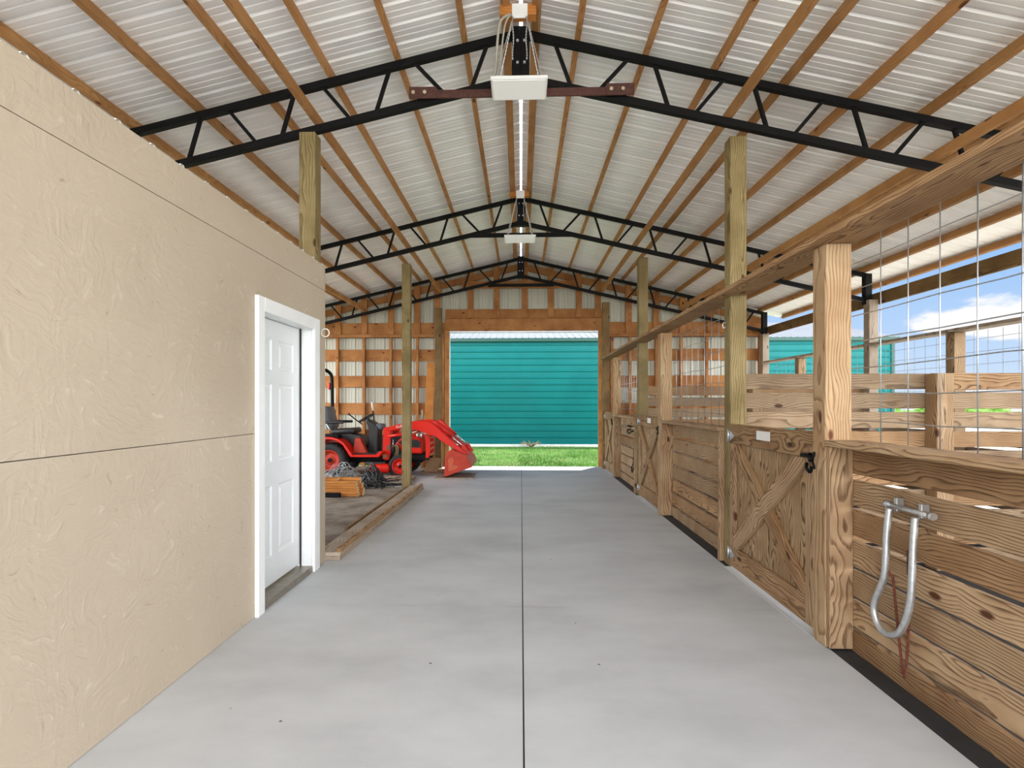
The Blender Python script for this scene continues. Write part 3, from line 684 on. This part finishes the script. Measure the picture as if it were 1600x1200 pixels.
# ------------------------------------------------------------------ stall partitions and outer fence
def partition(y, lab, n):
    t = thing('stall_partition', lab, 'partition', (3.6, y, 0), 'boarded partitions between the stalls')
    for k in range(n):
        z = 1.645 - k*.172
        for xa, xb in ((2.0, 3.66), (3.664, 5.38)):
            box('partition_board', xa, xb, y, y+.036, z-.07+R.uniform(-.004,.004), z+.07+R.uniform(-.004,.004), R.choice(['greypine','pinewarm','greypine']), t)
    box('partition_post', 3.59, 3.735, y-.145, y-.002, 0, 1.71, 'pine', t, grain='z', bev=.005)
    return t
partition(4.90, 'nearest board partition across the stalls, behind the nearest gate', 10)
partition(8.60, 'farther board partition across the stalls, behind the middle wire grid', 10)
for y, h, d2 in ((3.2,2.33,0),(6.85,2.33,0),(7.20-.0,2.33,1),(10.6,2.33,0)):
    if d2: continue
    near = {3.2:'nearest', 6.85:'second', 10.6:'third'}[y]
    o = box('fence_post', 5.38, 5.52, y, y+.14, 0, h, 'pine', grain='z', bev=.005)
    tag(o, 'short post of the outer stall fence carrying its flat rail, %s from the camera' % near, 'post', 'short posts of the outer fence')
for y, z1 in ((4.75,3.05),(8.45,3.05),(12.1,3.02)):
    near = {4.75:'nearest truss', 8.45:'second truss', 12.1:'farthest truss'}[y]
    o = box('eave_post', 5.36, 5.50, y, y+.14, 0, z1, 'grey', grain='z', bev=.005)
    tag(o, 'grey weathered outer post under the right end of the %s' % near, 'post', 'outer posts under the eave')
for a, b, nm in ((.9,4.74,'nearest'),(4.90,8.44,'second'),(8.60,12.09,'third')):
    o = box('fence_rail', 5.33, 5.53, a, b, 2.335, 2.373, 'grey', grain='y'); tag(o, 'flat rail on the outer stall fence, %s stretch from the camera' % nm, 'rail', 'rails on the outer fence')
    t = thing('board_fence', 'low boarded stretch of the outer stall fence, %s from the camera' % nm, 'fence', (5.45,(a+b)/2,0), 'boarded stretches of the outer fence')
    for k in range(6):
        box('fence_board', 5.535, 5.57, a, b, .05+k*.18, .05+k*.18+.14, 'grey', t, grain='y')
    t = thing('wire_grid', 'wire grid on the outer stall fence, %s stretch from the camera' % nm, 'wire grid', (5.55,(a+b)/2,1.1), 'wire grids on the outer fence')
    y = a+.1
    while y < b: tube('vertical_wire', [(5.578,y,.0),(5.578,y,2.33)], .0026, 'dullwire', t, 5); y += .2
    z = 1.15
    while z < 2.3: tube('horizontal_wire', [(5.585,a,z),(5.585,b,z)], .0026, 'dullwire', t, 5); z += .155
o = box('eave_beam', 5.505, 5.545, YF, YB+.2, 2.975, 3.16, 'darkpost', grain='y'); tag(o, 'wide dark timber beam under the right eave with sky above and below it', 'beam')

# ------------------------------------------------------------------ outside
tb = thing('metal_building', 'teal ribbed metal building with a pale roof beyond the opening', 'building', (4, 18.7, 0))
pr = tealribs(.02, 3.6); v = []; f = []
for s, h in pr: v += [(-8, 18.7-h, s), (12.65, 18.7-h, s)]
for i in range(len(pr)-1): f.append((2*i, 2*i+1, 2*i+3, 2*i+2))
mesh('front_wall', v, f, 'teal', tb)
slab('gable_wall', [(12.64,18.7,0),(12.64,28.7,0),(12.64,28.7,3.62),(12.64,23.7,4.87),(12.64,18.7,3.62)], (-1,0,0), .05, (0,1,0), 'teal', tb)
for s, (ya, za, yb, zb) in (('a',(18.58,3.70,23.7,4.95)),('b',(28.82,3.70,23.7,4.95))):
    pr = ribs(-8.2, 12.8); v = []; f = []
    for x, h in pr: v += [(x, ya, za+h), (x, yb, zb+h)]
    for i in range(len(pr)-1): f.append((2*i, 2*i+1, 2*i+3, 2*i+2))
    mesh('roof_slope', v, f, 'whiteroof', tb)
box('eave_trim', -8.2, 12.8, 18.58, 18.66, 3.585, 3.70, 'darkgreen', tb)
box('corner_trim', 12.58, 12.68, 18.66, 18.76, 0, 3.6, 'darkgreen', tb, grain='z')
box('footing', -8, 12.65, 18.6, 18.7, -.06, .03, 'footing', tb)
# lawn blades
rg = random.Random(3); v = []; f = []
for k in range(26000):
    x = rg.uniform(-4.2, 4.2); y = 12.72 + 5.8*rg.random()**1.3
    h = rg.uniform(.02, .075)*(1.25 if noise.noise((x*.9, y*.9, 0)) > 0 else .55); a = rg.uniform(0, 6.28); w_ = .006
    dx, dy = math.cos(a)*w_, math.sin(a)*w_; lx, ly = rg.uniform(-.03,.03), rg.uniform(-.03,.03)
    i = len(v); v += [(x-dx,y-dy,-.06),(x+dx,y+dy,-.06),(x+lx,y+ly,-.06+h)]; f.append((i,i+1,i+2))
me = bpy.data.meshes.new('lawn_grass'); me.from_pydata(v, [], f); me.materials.append(M['blade'])
o = bpy.data.objects.new('lawn_grass', me); COL.objects.link(o); tag(o, 'short bright green grass between the barn and the teal building', 'grass', kind='stuff')
t = thing('dry_weed', 'tuft of dry weeds against the foot of the teal wall', 'weed', (.35, 18.5, -.05))
for k in range(14):
    a = rg.uniform(0,6.28); e = rg.uniform(.15,.4)
    tube('stalk', [(.35,18.48,-.06),(.35+.5*e*math.cos(a),18.44+.12*math.sin(a),.06),(.35+e*math.cos(a),18.42+.1*math.sin(a),rg.uniform(.05,.2))], .014, 'debris', t, 5)
BL = ['leftmost visible round bush on the far horizon beyond the fence', 'second round bush from the left on the far horizon', 'third round bush from the left on the far horizon', 'fourth round bush from the left on the far horizon', 'rightmost round bush on the far horizon']
for k, (x, y, r_) in enumerate(((36,56,1.3),(43.2,57,1.2),(50,60,1.4),(57,58,1.3),(65,60,1.6))):
    t = thing('bush', BL[k], 'bush', (x,y,-.06), 'bushes on the horizon')
    bm = bmesh.new(); bmesh.ops.create_icosphere(bm, subdivisions=4, radius=1)
    for q in bm.verts:
        nn = noise.fractal(q.co*2.2+Vector((k*7,0,0)), 1., 2., 5); q.co *= 1+.3*nn; q.co.x *= r_*1.7; q.co.y *= r_*1.3; q.co.z = (q.co.z+.55)*r_
    me = bpy.data.meshes.new('crown'); bm.to_mesh(me); bm.free(); me.materials.append(M['foliage'])
    o = bpy.data.objects.new('crown', me); put(o, Matrix.Translation((x,y,0)), t)
    cyl('trunk', (x,y,-.06), (x,y,1.), .12, 'debris', t, 8)

# ------------------------------------------------------------------ bay: planks, lumber, pallet, scraps
def plank(p0, p1, t_, w_, m, lab, cat='plank', group=None, up=(0,0,1), name='plank'):
    o = board(name, p0, p1, t_, w_, m, None, up, .003); tag(o, lab, cat, group); return o
plank((-1.80,4.90,.02),(-1.76,8.97,.02), .27, .036, 'grey', 'lower wide plank lying along the edge of the bay floor', group='planks along the aisle edge')
plank((-1.775,4.90,.058),(-1.745,8.95,.058), .22, .036, 'grey', 'upper plank lying along the edge of the bay floor', group='planks along the aisle edge')
o = plank((-1.675,4.90,.097),(-1.655,8.9,.097), .045, .038, 'pinewarm', 'narrow rough edged strip on top of the aisle side planks', group='planks along the aisle edge')
o = plank((-1.958,5.95,.03),(-1.915,9.0,.03), .03, .06, 'pinewarm', 'thin batten behind the aisle side planks', group='planks along the aisle edge')
rl = random.Random(5)
for c in range(2):
    for r_ in range(7):
        if c == 0 and r_ == 6: xe = -2.82
        else: xe = -2.555+.06*c+rl.uniform(-.015,.015)+(-.02*r_*0)
        y = 8.30+c*.095; z = .021+r_*.040
        if r_ == 6 and c == 1: z = .021+r_*.040
        lab = 'orange board in the lumber stack, %s layer from the floor, %s row' % (ORD[r_], 'front' if c == 0 else 'rear')
        xe += .012*(3-r_)*.8
        lb = plank((xe, y, z), (-4.6, y, z), .089, .038, 'lumber', lab, 'board', 'boards in the lumber stack', name='lumber_board')
        e_ = box('sawn_end', xe, xe+.004, y-.043, y+.043, z-.0185, z+.0185, 'endgrain', lb, bev=.001); e_['label'] = 'pale sawn end'
o = box('square_pipe', -4.4, -2.78, 8.17, 8.235, 0, .07, 'black', grain='x', bev=.006); tag(o, 'black square pipe on the floor in front of the lumber stack', 'pipe')
t = thing('pallet', 'grey wooden pallet on the floor behind the lone bay post', 'pallet', (-2.4, 9.8, 0))
for k in range(7):
    y = 9.4+k*.13
    box('pallet_slat', -2.70, -2.0, y-.05, y+.05, .052, .068, 'grey', t)
for x in (-2.68, -2.36, -2.04): box('stringer', x-.02, x+.02, 9.34, 10.28, .0, .051, 'grey', t, grain='y')
plank((-1.66,10.6,.011),(-.92,10.62,.011), .75, .02, 'grey', 'flat brown board on the floor under the loader bucket', 'board', name='flat_board', up=(0,0,1))
plank((-2.1,11.4,.010),(-1.60,11.4,.010), .72, .018, 'post', 'plywood sheet lying on the floor beside the opening', 'board', name='flat_board')
slab('plywood_offcut', [(-2.02,11.16,.022),(-1.74,11.16,.022),(-1.66,11.33,.29),(-1.97,11.33,.29)], (0,1,-.6), .03, (1,0,0), 'post'); tag(bpy.data.objects['plywood_offcut'], 'slanting plywood offcut behind the front of the tractor', 'board')
for (xb, xt, z1, wd, m, lab) in ((-2.10,-2.05,2.39,.19,'lumber','tall orange plank leaning on the back wall left of the opening'),
                               (-1.90,-1.96,1.75,.07,'grey','narrow grey plank leaning on the back wall beside the brown post'),
                               (-2.22,-2.26,1.3,.05,'post','thin pale plank leaning on the back wall behind the loader arm')):
    plank((xb,11.95,.0),(xt,12.24,z1), wd, .03, m, lab, group='planks leaning on the back wall', up=(0,1,0))
# tangled wire heap
rt = random.Random(11); allv = []; allf = []
def add_tube(pts, r, res=5):
    base = len(allv); pts = [Vector(p) for p in pts]; prev = None
    for i, p in enumerate(pts):
        t_ = (pts[min(i+1,len(pts)-1)]-pts[max(i-1,0)]).normalized()
        if prev is None: u = t_.orthogonal().normalized()
        else: u = (prev-t_*prev.dot(t_)).normalized()
        prev = u; w_ = t_.cross(u)
        for k in range(res): allv.append(p+r*(math.cos(6.283*k/res)*u+math.sin(6.283*k/res)*w_))
    for i in range(len(pts)-1):
        for k in range(res): allf.append((base+i*res+k, base+i*res+(k+1)%res, base+(i+1)*res+(k+1)%res, base+(i+1)*res+k))
def heap(name, cx, cy, sx, sy, sz, n, r, m, lab, zbase=.01, stp=.07):
    allv.clear(); allf.clear()
    for k in range(n):
        a = rt.uniform(0, 6.28); rad = rt.random()**.6
        p = Vector((cx+sx*rad*math.cos(a), cy+sy*rad*math.sin(a), zbase+sz*(1-rad)*rt.random()))
        pts = [p]; d_ = Vector((rt.uniform(-1,1), rt.uniform(-1,1), rt.uniform(-.3,1))).normalized()
        for s in range(7):
            d_ = (d_+.8*Vector((rt.uniform(-1,1), rt.uniform(-1,1), rt.uniform(-1,.8)))).normalized()
            q = pts[-1]+d_*stp; rr = math.hypot((q.x-cx)/sx, (q.y-cy)/sy)
            q.z = max(zbase+r, min(q.z, zbase+sz*max(.15, 1.1-rr))); pts.append(q)
        add_tube(smoothpath(pts, 3), r)
    me = bpy.data.meshes.new(name); me.from_pydata([tuple(v_) for v_ in allv], [], allf); me.materials.append(M[m])
    for p in me.polygons: p.use_smooth = True
    o = bpy.data.objects.new(name, me); COL.objects.link(o); tag(o, lab, 'wire', kind='stuff')
heap('tangled_wire', -3.28, 9.72, .44, .35, .42, 80, .007, 'dullwire', 'heap of tangled grey wire in front of the tractor rear wheel', stp=.11)
heap('tangled_cable', -2.62, 9.42, .24, .24, .42, 120, .009, 'darkwire', 'tangled black cable spilling beside the grey wire heap')

# ------------------------------------------------------------------ tractor
TX, TYY = -3.73, 10.88
tr = thing('tractor', 'orange compact tractor with a front loader parked in the bay', 'tractor', (TX, TYY, 0))
KC = [1., 0., 1., 0.]
D = lambda x, y, z: (TX+KC[0]*x+KC[1], TYY+y, KC[2]*z+KC[3])
def centre(on=1): KC[:] = {0: [1., 0., 1., 0.], 1: [1.056, -.207, 1.0557, -.0785], 2: [1.029, -.11, 1.029, -.04]}[on]
def tslab(name, prof, ya, yb, m, parent=tr, bev=.006):
    return slab(name, [D(x, ya, z) for x, z in prof], (0,1,0) if yb > ya else (0,-1,0), abs(yb-ya), (1,0,0), m, parent, bev)
def wheel(name, x, y, r, w_, rim, s):
    q = w_/2
    wv = lathe(name, D(x,y,r), (0,s,0), [(-q*.75,rim*.98),(-q,rim*1.12),(-q,r*.86),(-q*.8,r*.97),(-q*.3,r*.985),(q*.3,r*.985),(q*.8,r*.97),(q,r*.86),(q,rim*1.12),(q*.75,rim*.98)], 'rubber', tr, 40)
    v = []; f = []
    nl = 22
    lathe('rim', D(x,y,r), (0,s,0), [(q*.72,rim*1.0),(q*.86,rim*1.04),(q*.8,rim*.92),(q*.35,rim*.80),(q*.25,rim*.45),(q*.42,rim*.38),(q*.45,.0001)], 'dullorange' if r > .3 else 'orange', wv, 32)
    cyl('hub', D(x,y+s*q*.3,r), D(x,y+s*q*.62,r), rim*.22, 'black', wv, 12)
    for k in range(nl):                                        # tread bars across the tyre
        a = 2*math.pi*k/nl
        for sg in (-1, 1):
            a2 = a+(.5*math.pi/nl*2 if sg > 0 else 0)
            p = D(x+math.cos(a2)*(r-.006), y+sg*q*.45, r+math.sin(a2)*(r-.006))
            p0 = (p[0]-math.sin(a2)*.02, p[1]-q*.42*sg, p[2]+math.cos(a2)*.02); p1 = (p[0]+math.sin(a2)*.02, p[1]+q*.42*sg, p[2]-math.cos(a2)*.02)
            if r > .3: board('tread_bar', p0, p1, .028, .018, 'rubber', wv, up=(math.cos(a2),0,math.sin(a2)), bev=0)
    return wv
wheel('rear_wheel', 0, -.42, .335, .27, .20, -1); wheel('rear_wheel', 0, .42, .335, .27, .20, 1)
wheel('front_wheel', 1.38, -.45, .225, .18, .148, -1); wheel('front_wheel', 1.38, .45, .225, .18, .148, 1)
for s in (-1, 1):
    arc = [(0+.455*math.cos(a), .34+.455*math.sin(a)) for a in [math.radians(v_) for v_ in range(165, 40, -10)]]+[(.47,.45),(.50,.41)]
    inn = [(0+.41*math.cos(a), .34+.41*math.sin(a)) for a in [math.radians(v_) for v_ in range(46, 166, 10)]]
    inn = [(.43,.41),(.40,.45)]+inn
    tslab('fender', arc+inn, s*.58, s*.26, 'orange')
    tslab('fender_side', [(-.44,.46)]+arc[1:-1]+[(.46,.42),(.3,.40)], s*.26, s*.24, 'orange')
    tslab('fender_tray', [(-.10,.795),(.12,.80),(.20,.76),(.16,.83),(-.12,.85)], s*.56, s*.30, 'black')
tslab('floorboard', [(.42,.405),(.98,.405),(1.06,.52),(1.0,.52),(.92,.45),(.42,.45)], -.57, .57, 'orange')
tslab('floor_mat', [(.44,.451),(.90,.451),(.98,.515),(.94,.515),(.88,.47),(.44,.47)], -.50, .50, 'rubber')
tslab('chassis', [(-.25,.26),(1.75,.26),(1.8,.34),(1.8,.46),(1.1,.46),(.4,.48),(-.25,.52)], -.16, .16, 'black')
tslab('rear_housing', [(-.28,.45),(.5,.45),(.62,.60),(.52,.80),(.30,.84),(-.28,.80)], -.23, .23, 'plastic')
tslab('side_console', [(.42,.47),(.70,.47),(.56,.76),(.47,.76)], -.40, -.24, 'dullorange'); tslab('side_console', [(.42,.47),(.70,.47),(.56,.76),(.47,.76)], .24, .40, 'dullorange')
def rounded(name, x0,x1,y0,y1,z0,z1,m,parent,r=.04, tilt=0, bend=0):
    bm = bmesh.new(); bmesh.ops.create_cube(bm, size=1)
    for q in bm.verts: q.co = Vector(((q.co.x)*(x1-x0), q.co.y*(y1-y0), q.co.z*(z1-z0)))
    bmesh.ops.bevel(bm, geom=bm.edges[:], offset=r, segments=4, affect='EDGES', profile=.5)
    me = bpy.data.meshes.new(name); bm.to_mesh(me); bm.free(); me.materials.append(M[m])
    for p in me.polygons: p.use_smooth = True
    o = bpy.data.objects.new(name, me)
    Mw = Matrix.Translation(D((x0+x1)/2,(y0+y1)/2,(z0+z1)/2)) @ Matrix.Rotation(tilt, 4, 'Y'); W_ = Mw
    put(o, Mw, parent); W[o.name] = Mw; return o
centre(1)
seat = rounded('seat', .12,.60,-.25,.25,.86,.97,'plastic',tr,.045, -.06)
rounded('backrest', -.02,.10,-.24,.24,.93,1.40,'greyplastic',tr,.045, -.22)
for s in (-1, 1):
    rounded('armrest', .03,.40,s*.29-.03,s*.29+.03,1.06,1.115,'plastic',tr,.022)
    tube('armrest_bar', [D(.06,s*.29,1.07),D(.12,s*.29,.95),D(.12,s*.26,.88)], .014, 'galv', tr)
centre(0)
rops = tube('roll_bar', smoothpath([D(-.29,-.50,.60),D(-.30,-.50,1.25),D(-.31,-.50,1.90),D(-.33,-.49,2.06),D(-.40,-.44,2.14),D(-.43,-.34,2.15),D(-.43,.34,2.15),D(-.40,.44,2.14),D(-.33,.49,2.06),D(-.31,.50,1.90),D(-.30,.50,1.25),D(-.29,.50,.60)],4), .036, 'black', tr, 8)
for s in (-1, 1):
    rounded('hinge_block', -.36,-.24,s*.50-.06,s*.50+.06,1.16,1.30,'black',tr,.02)
    rounded('rear_lamp', -.39,-.345,s*.50-.03,s*.50+.03,1.74,1.88,'red',tr,.015)
centre(1)
tslab('dash', [(.80,.47),(1.0,.47),(1.02,1.0),(.96,1.04),(.88,1.10),(.80,1.13),(.77,1.09),(.83,1.0)], -.17, .17, 'plastic', bev=.02)
rounded('dash_cap', .92,1.10,-.16,.16,.93,1.06,'greyplastic',tr,.05)
cyl('steering_column', D(.86,0,1.06), D(.755,0,1.155), .03, 'plastic', tr)
ctr = Vector(D(.745,0,1.165)); ux = Vector((.865,0,.5)); uy = Vector((0,1,0))
sw = tube('steering_wheel', [ctr+.17*(math.cos(a*math.pi/14)*ux+math.sin(a*math.pi/14)*uy) for a in range(28)], .014, 'plastic', tr, 8, True)
for k in range(3):
    a = 2.1*k; tube('spoke', [ctr, ctr+.165*(math.cos(a)*ux+math.sin(a)*uy)], .01, 'plastic', sw)
tube('lever', [D(.74,-.28,1.05),D(.62,-.30,1.14),D(.50,-.32,1.24)], .012, 'black', tr); rounded('lever_knob', .475,.52,-.345,-.30,1.22,1.265,'plastic',tr,.015)
tube('tall_lever', [D(.83,.30,.90),D(.79,.31,1.30)], .013, 'black', tr); tube('lever_grip', [D(.79,.31,1.30),D(.765,.31,1.47)], .018, 'label', tr)
centre(2)
hood = tslab('hood', [(1.28,.63),(1.36,.73),(1.47,.82),(1.62,.845),(1.77,.80),(1.83,.70),(1.83,.47),(1.50,.47),(1.42,.54),(1.31,.58)], -.27, .27, 'orange', bev=.03)
tslab('engine', [(1.02,.42),(1.60,.42),(1.55,.70),(1.45,.78),(1.02,.84)], -.19, .19, 'plastic', bev=.02)
for k in range(4): cyl('engine_pipe', D(1.06+.06*k,-.195,.50), D(1.10+.05*k,-.20,.74), .012, ['galv','hose','rubber','galv'][k], tr, 8)
for s in (-1, 1):
    centre(2)
    tslab('side_vent', [(1.36,.70),(1.46,.61),(1.80,.585),(1.81,.69),(1.74,.745),(1.50,.755)], s*.271, s*.279, 'plastic', bev=.003)
    for k in range(4): tslab('vent_slot', [(1.56,.615+k*.03),(1.77,.615+k*.03),(1.77,.625+k*.03),(1.56,.625+k*.03)], s*.279, s*.283, 'black', bev=0)
    rounded('headlight', 1.70,1.83,s*.20-.05,s*.20+.05,.77,.87,'chrome',tr,.03)
    centre(0)
    tslab('loader_upright', [(1.01,.36),(1.06,.33),(1.14,.34),(1.17,.50),(1.16,.86),(1.20,.93),(1.12,.985),(1.03,.97)], s*.40, s*.34, 'orange')
    tslab('upright_plate', [(1.02,.38),(1.10,.38),(1.10,.44),(1.02,.44)], s*.402, s*.408, 'hose', bev=0); tslab('upright_plate', [(1.10,.53),(1.16,.53),(1.16,.63),(1.10,.63)], s*.402, s*.408, 'chrome', bev=0)
    arm = [(1.093,.965),(1.314,1.034),(1.659,1.105),(1.852,1.11),(1.963,1.082),(2.059,1.02),(2.184,.896),(2.487,.634),(2.694,.482),(2.61,.444),(2.377,.596),(2.17,.72),(2.073,.803),(1.963,.827),(1.825,.889),(1.659,.93),(1.452,.968),(1.27,.925),(1.135,.905)]
    la = tslab('loader_arm', arm, s*.47, s*.41, 'orange', bev=.008)
    cyl('lift_cylinder', D(1.14,s*.44,.80), D(1.50,s*.44,.855), .030, 'orange', tr); cyl('lift_rod', D(1.50,s*.44,.855), D(1.70,s*.44,.90), .018, 'chrome', tr)
    cyl('dump_cylinder', D(2.02,s*.36,1.10), D(2.36,s*.36,.80), .030, 'orange', tr); cyl('dump_rod', D(2.36,s*.36,.80), D(2.62,s*.36,.58), .018, 'chrome', tr)
    tslab('bucket_bracket', [(2.55,.62),(2.62,.64),(2.74,.45),(2.66,.42)], s*.40, s*.37, 'orange')
    tslab('front_guard', [(1.84,.36),(1.90,.36),(1.93,.50),(1.93,.70),(1.86,.84),(1.80,.84),(1.84,.70)], s*.27, s*.24, 'orange')
    tslab('side_frame', [(1.05,.30),(1.90,.32),(1.90,.42),(1.30,.42),(1.05,.40)], s*.24, s*.19, 'black')
for z in (.42,.54,.65,.76): box('guard_bar', TX+1.885, TX+1.925, TYY-.25, TYY+.25, z-.025, z+.025, 'orange', tr, grain='y')
cyl('arm_crosstube', D(2.16,-.42,.80), D(2.16,.42,.80), .04, 'orange', tr)
cyl('front_axle', D(1.38,-.38,.235), D(1.38,.38,.235), .045, 'black', tr); cyl('rear_axle', D(0,-.34,.335), D(0,.34,.335), .07, 'black', tr)
# bucket
B = [(2.25,.028),(2.275,.37),(2.32,.51),(2.39,.562),(2.655,.462),(2.75,.34),(2.79,.225)]
bk = tslab('bucket', B, -.60, -.585, 'dullorange', tr, .003)
tslab('bucket_side', B, .585, .60, 'dullorange', bk, .003)
def sheet(name, a, b, th, m, y0=-.585, y1=.585):
    n_ = Vector((-(b[1]-a[1]), 0, b[0]-a[0])).normalized()*th
    return slab(name, [D(a[0],y0,a[1]),D(b[0],y0,b[1]),D(b[0]+n_.x,y0,b[1]+n_.z),D(a[0]+n_.x,y0,a[1]+n_.z)], (0,1,0), y1-y0, (1,0,0), m, bk, .002)
sheet('bucket_floor', B[0], B[6], .012, 'dullorange'); sheet('bucket_back', B[6], B[5], .012, 'scraped'); sheet('bucket_back', B[5], B[4], .012, 'scraped')
sheet('bucket_top', B[4], B[3], .012, 'dullorange')
tslab('cutting_edge', [(2.235,.024),(2.30,.04),(2.30,.055),(2.235,.04)], -.60, .60, 'rust', bk, .002)
tslab('worn_patch', [(2.34,.14),(2.33,.36),(2.40,.43),(2.44,.36),(2.42,.27),(2.53,.24),(2.50,.19)], -.6005, -.602, 'wornred', bk, 0)
# mower deck, hoses
md = rounded('mower_deck', .80,1.19,-.62,.62,.10,.27,'orange',tr,.06)
cyl('deck_roller', D(1.0,-.64,.06), D(1.0,-.50,.06), .05, 'rubber', tr); rounded('deck_cover', .70,1.1,-.5,.3,.25,.31,'plastic',tr,.025)
for k in range(5):
    tube('hydraulic_hose', smoothpath([D(1.16,-.36,.50+.03*k),D(1.24+.02*k,-.40,.62),D(1.27+.015*k,-.38,.52),D(1.22+.02*k,-.34,.42),D(1.16,-.26,.38)]), .010, ['rubber','hose'][k%2], tr)
for s in (-1,):
    fc = bpy.data.curves.new('brand_lettering', 'FONT'); fc.body = 'KUBOTA'; fc.size = .068; fc.extrude = .001; fc.space_character = 1.02
    tmp = bpy.data.objects.new('tmp', fc); COL.objects.link(tmp)
    dg = bpy.context.evaluated_depsgraph_get(); me = bpy.data.meshes.new_from_object(tmp.evaluated_get(dg)); bpy.data.objects.remove(tmp)
    me.materials.clear(); me.materials.append(M['label'])
    o = bpy.data.objects.new('lettering', me); a = math.atan2(1.10-1.034, .345)
    Mw = Matrix.Translation(D(1.30,-.4715,.962)) @ Matrix.Rotation(-a, 4, 'Y') @ Matrix.Rotation(math.pi/2, 4, 'X')
    put(o, Mw, tr); o['label'] = 'white lettering on the loader arm'; W[o.name] = Mw

# ------------------------------------------------------------------ sky, sun, camera
wd = bpy.data.worlds.new('sky'); S.world = wd; wd.use_nodes = True; nt = wd.node_tree
bg = nt.nodes['Background']
tc = N(nt, 'ShaderNodeTexCoord'); sx = N(nt, 'ShaderNodeSeparateXYZ'); L(nt, tc.outputs['Generated'], sx.inputs[0])
gr = ramp(nt, [(0, srgb(214,230,246)), (.06, srgb(196,220,248)), (.22, srgb(150,194,246)), (.6, srgb(104,160,232)), (1, srgb(84,140,220))])
L(nt, sx.outputs['Z'], gr.inputs['Fac'])
cm = N(nt, 'ShaderNodeVectorMath', operation='MULTIPLY'); cm.inputs[1].default_value = (1,1,2.6); L(nt, tc.outputs['Generated'], cm.inputs[0])
cn = N(nt, 'ShaderNodeTexNoise'); cn.inputs['Scale'].default_value = 5.2; cn.inputs['Detail'].default_value = 7; cn.inputs['Roughness'].default_value = .52; L(nt, cm.outputs[0], cn.inputs['Vector'])
cr = N(nt, 'ShaderNodeMapRange', interpolation_type='SMOOTHSTEP'); cr.inputs[1].default_value = .53; cr.inputs[2].default_value = .61; L(nt, cn.outputs['Fac'], cr.inputs[0])
mx = N(nt, 'ShaderNodeMix', data_type='RGBA'); L(nt, cr.outputs[0], mx.inputs[0]); L(nt, gr.outputs['Color'], mx.inputs[6]); mx.inputs[7].default_value = (.98,.98,1,1)
SKY_FILL = 6.5
SUN = Vector((.16,.26,1.)).normalized()
# added sky glow, low at the sides and behind the camera, lights the interior
g1 = N(nt, 'ShaderNodeMapRange', interpolation_type='SMOOTHSTEP'); g1.inputs[1].default_value = .50; g1.inputs[2].default_value = -.40; g1.inputs[3].default_value = 0; g1.inputs[4].default_value = SKY_FILL; L(nt, sx.outputs['Y'], g1.inputs[0])
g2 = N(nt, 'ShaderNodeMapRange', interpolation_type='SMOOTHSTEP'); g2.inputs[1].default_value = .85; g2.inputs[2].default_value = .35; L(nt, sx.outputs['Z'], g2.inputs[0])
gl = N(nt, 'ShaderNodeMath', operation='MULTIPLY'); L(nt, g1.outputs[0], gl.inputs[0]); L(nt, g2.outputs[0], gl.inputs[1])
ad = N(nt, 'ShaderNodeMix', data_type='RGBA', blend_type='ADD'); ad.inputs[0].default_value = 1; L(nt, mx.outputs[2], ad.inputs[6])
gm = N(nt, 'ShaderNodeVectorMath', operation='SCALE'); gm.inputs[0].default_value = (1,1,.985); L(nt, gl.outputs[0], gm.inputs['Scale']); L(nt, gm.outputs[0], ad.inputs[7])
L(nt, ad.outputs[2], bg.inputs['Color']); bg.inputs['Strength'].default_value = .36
sl = bpy.data.lights.new('sun', 'SUN'); sl.energy = 3.2; sl.angle = .02; sl.color = (1,.97,.92)
so = bpy.data.objects.new('sun', sl); COL.objects.link(so); so.rotation_euler = SUN.to_track_quat('Z','Y').to_euler()

FPX, TH = 840., math.radians(1.8)
cam = bpy.data.cameras.new('camera'); co = bpy.data.objects.new('camera', cam); COL.objects.link(co)
cam.sensor_fit = 'HORIZONTAL'; cam.sensor_width = 36; cam.lens = FPX/1600*36; cam.clip_end = 400
co.location = (0,0,1.45); co.rotation_euler = (math.pi/2, 0, TH)
cx = 814-FPX*math.tan(TH)
cam.shift_x = (800-cx)/1600; cam.shift_y = (630-600)/1600
S.camera = co
S.view_settings.view_transform = 'Standard'; S.view_settings.look = 'None'; S.view_settings.exposure = 1.53; S.view_settings.gamma = 1
S.view_settings.use_curve_mapping = False
S.cycles.max_bounces = 10; S.cycles.diffuse_bounces = 7; S.cycles.glossy_bounces = 4; S.cycles.caustics_reflective = False; S.cycles.caustics_refractive = False
S.cycles.use_denoising = True
S.cycles.sample_clamp_indirect = 8
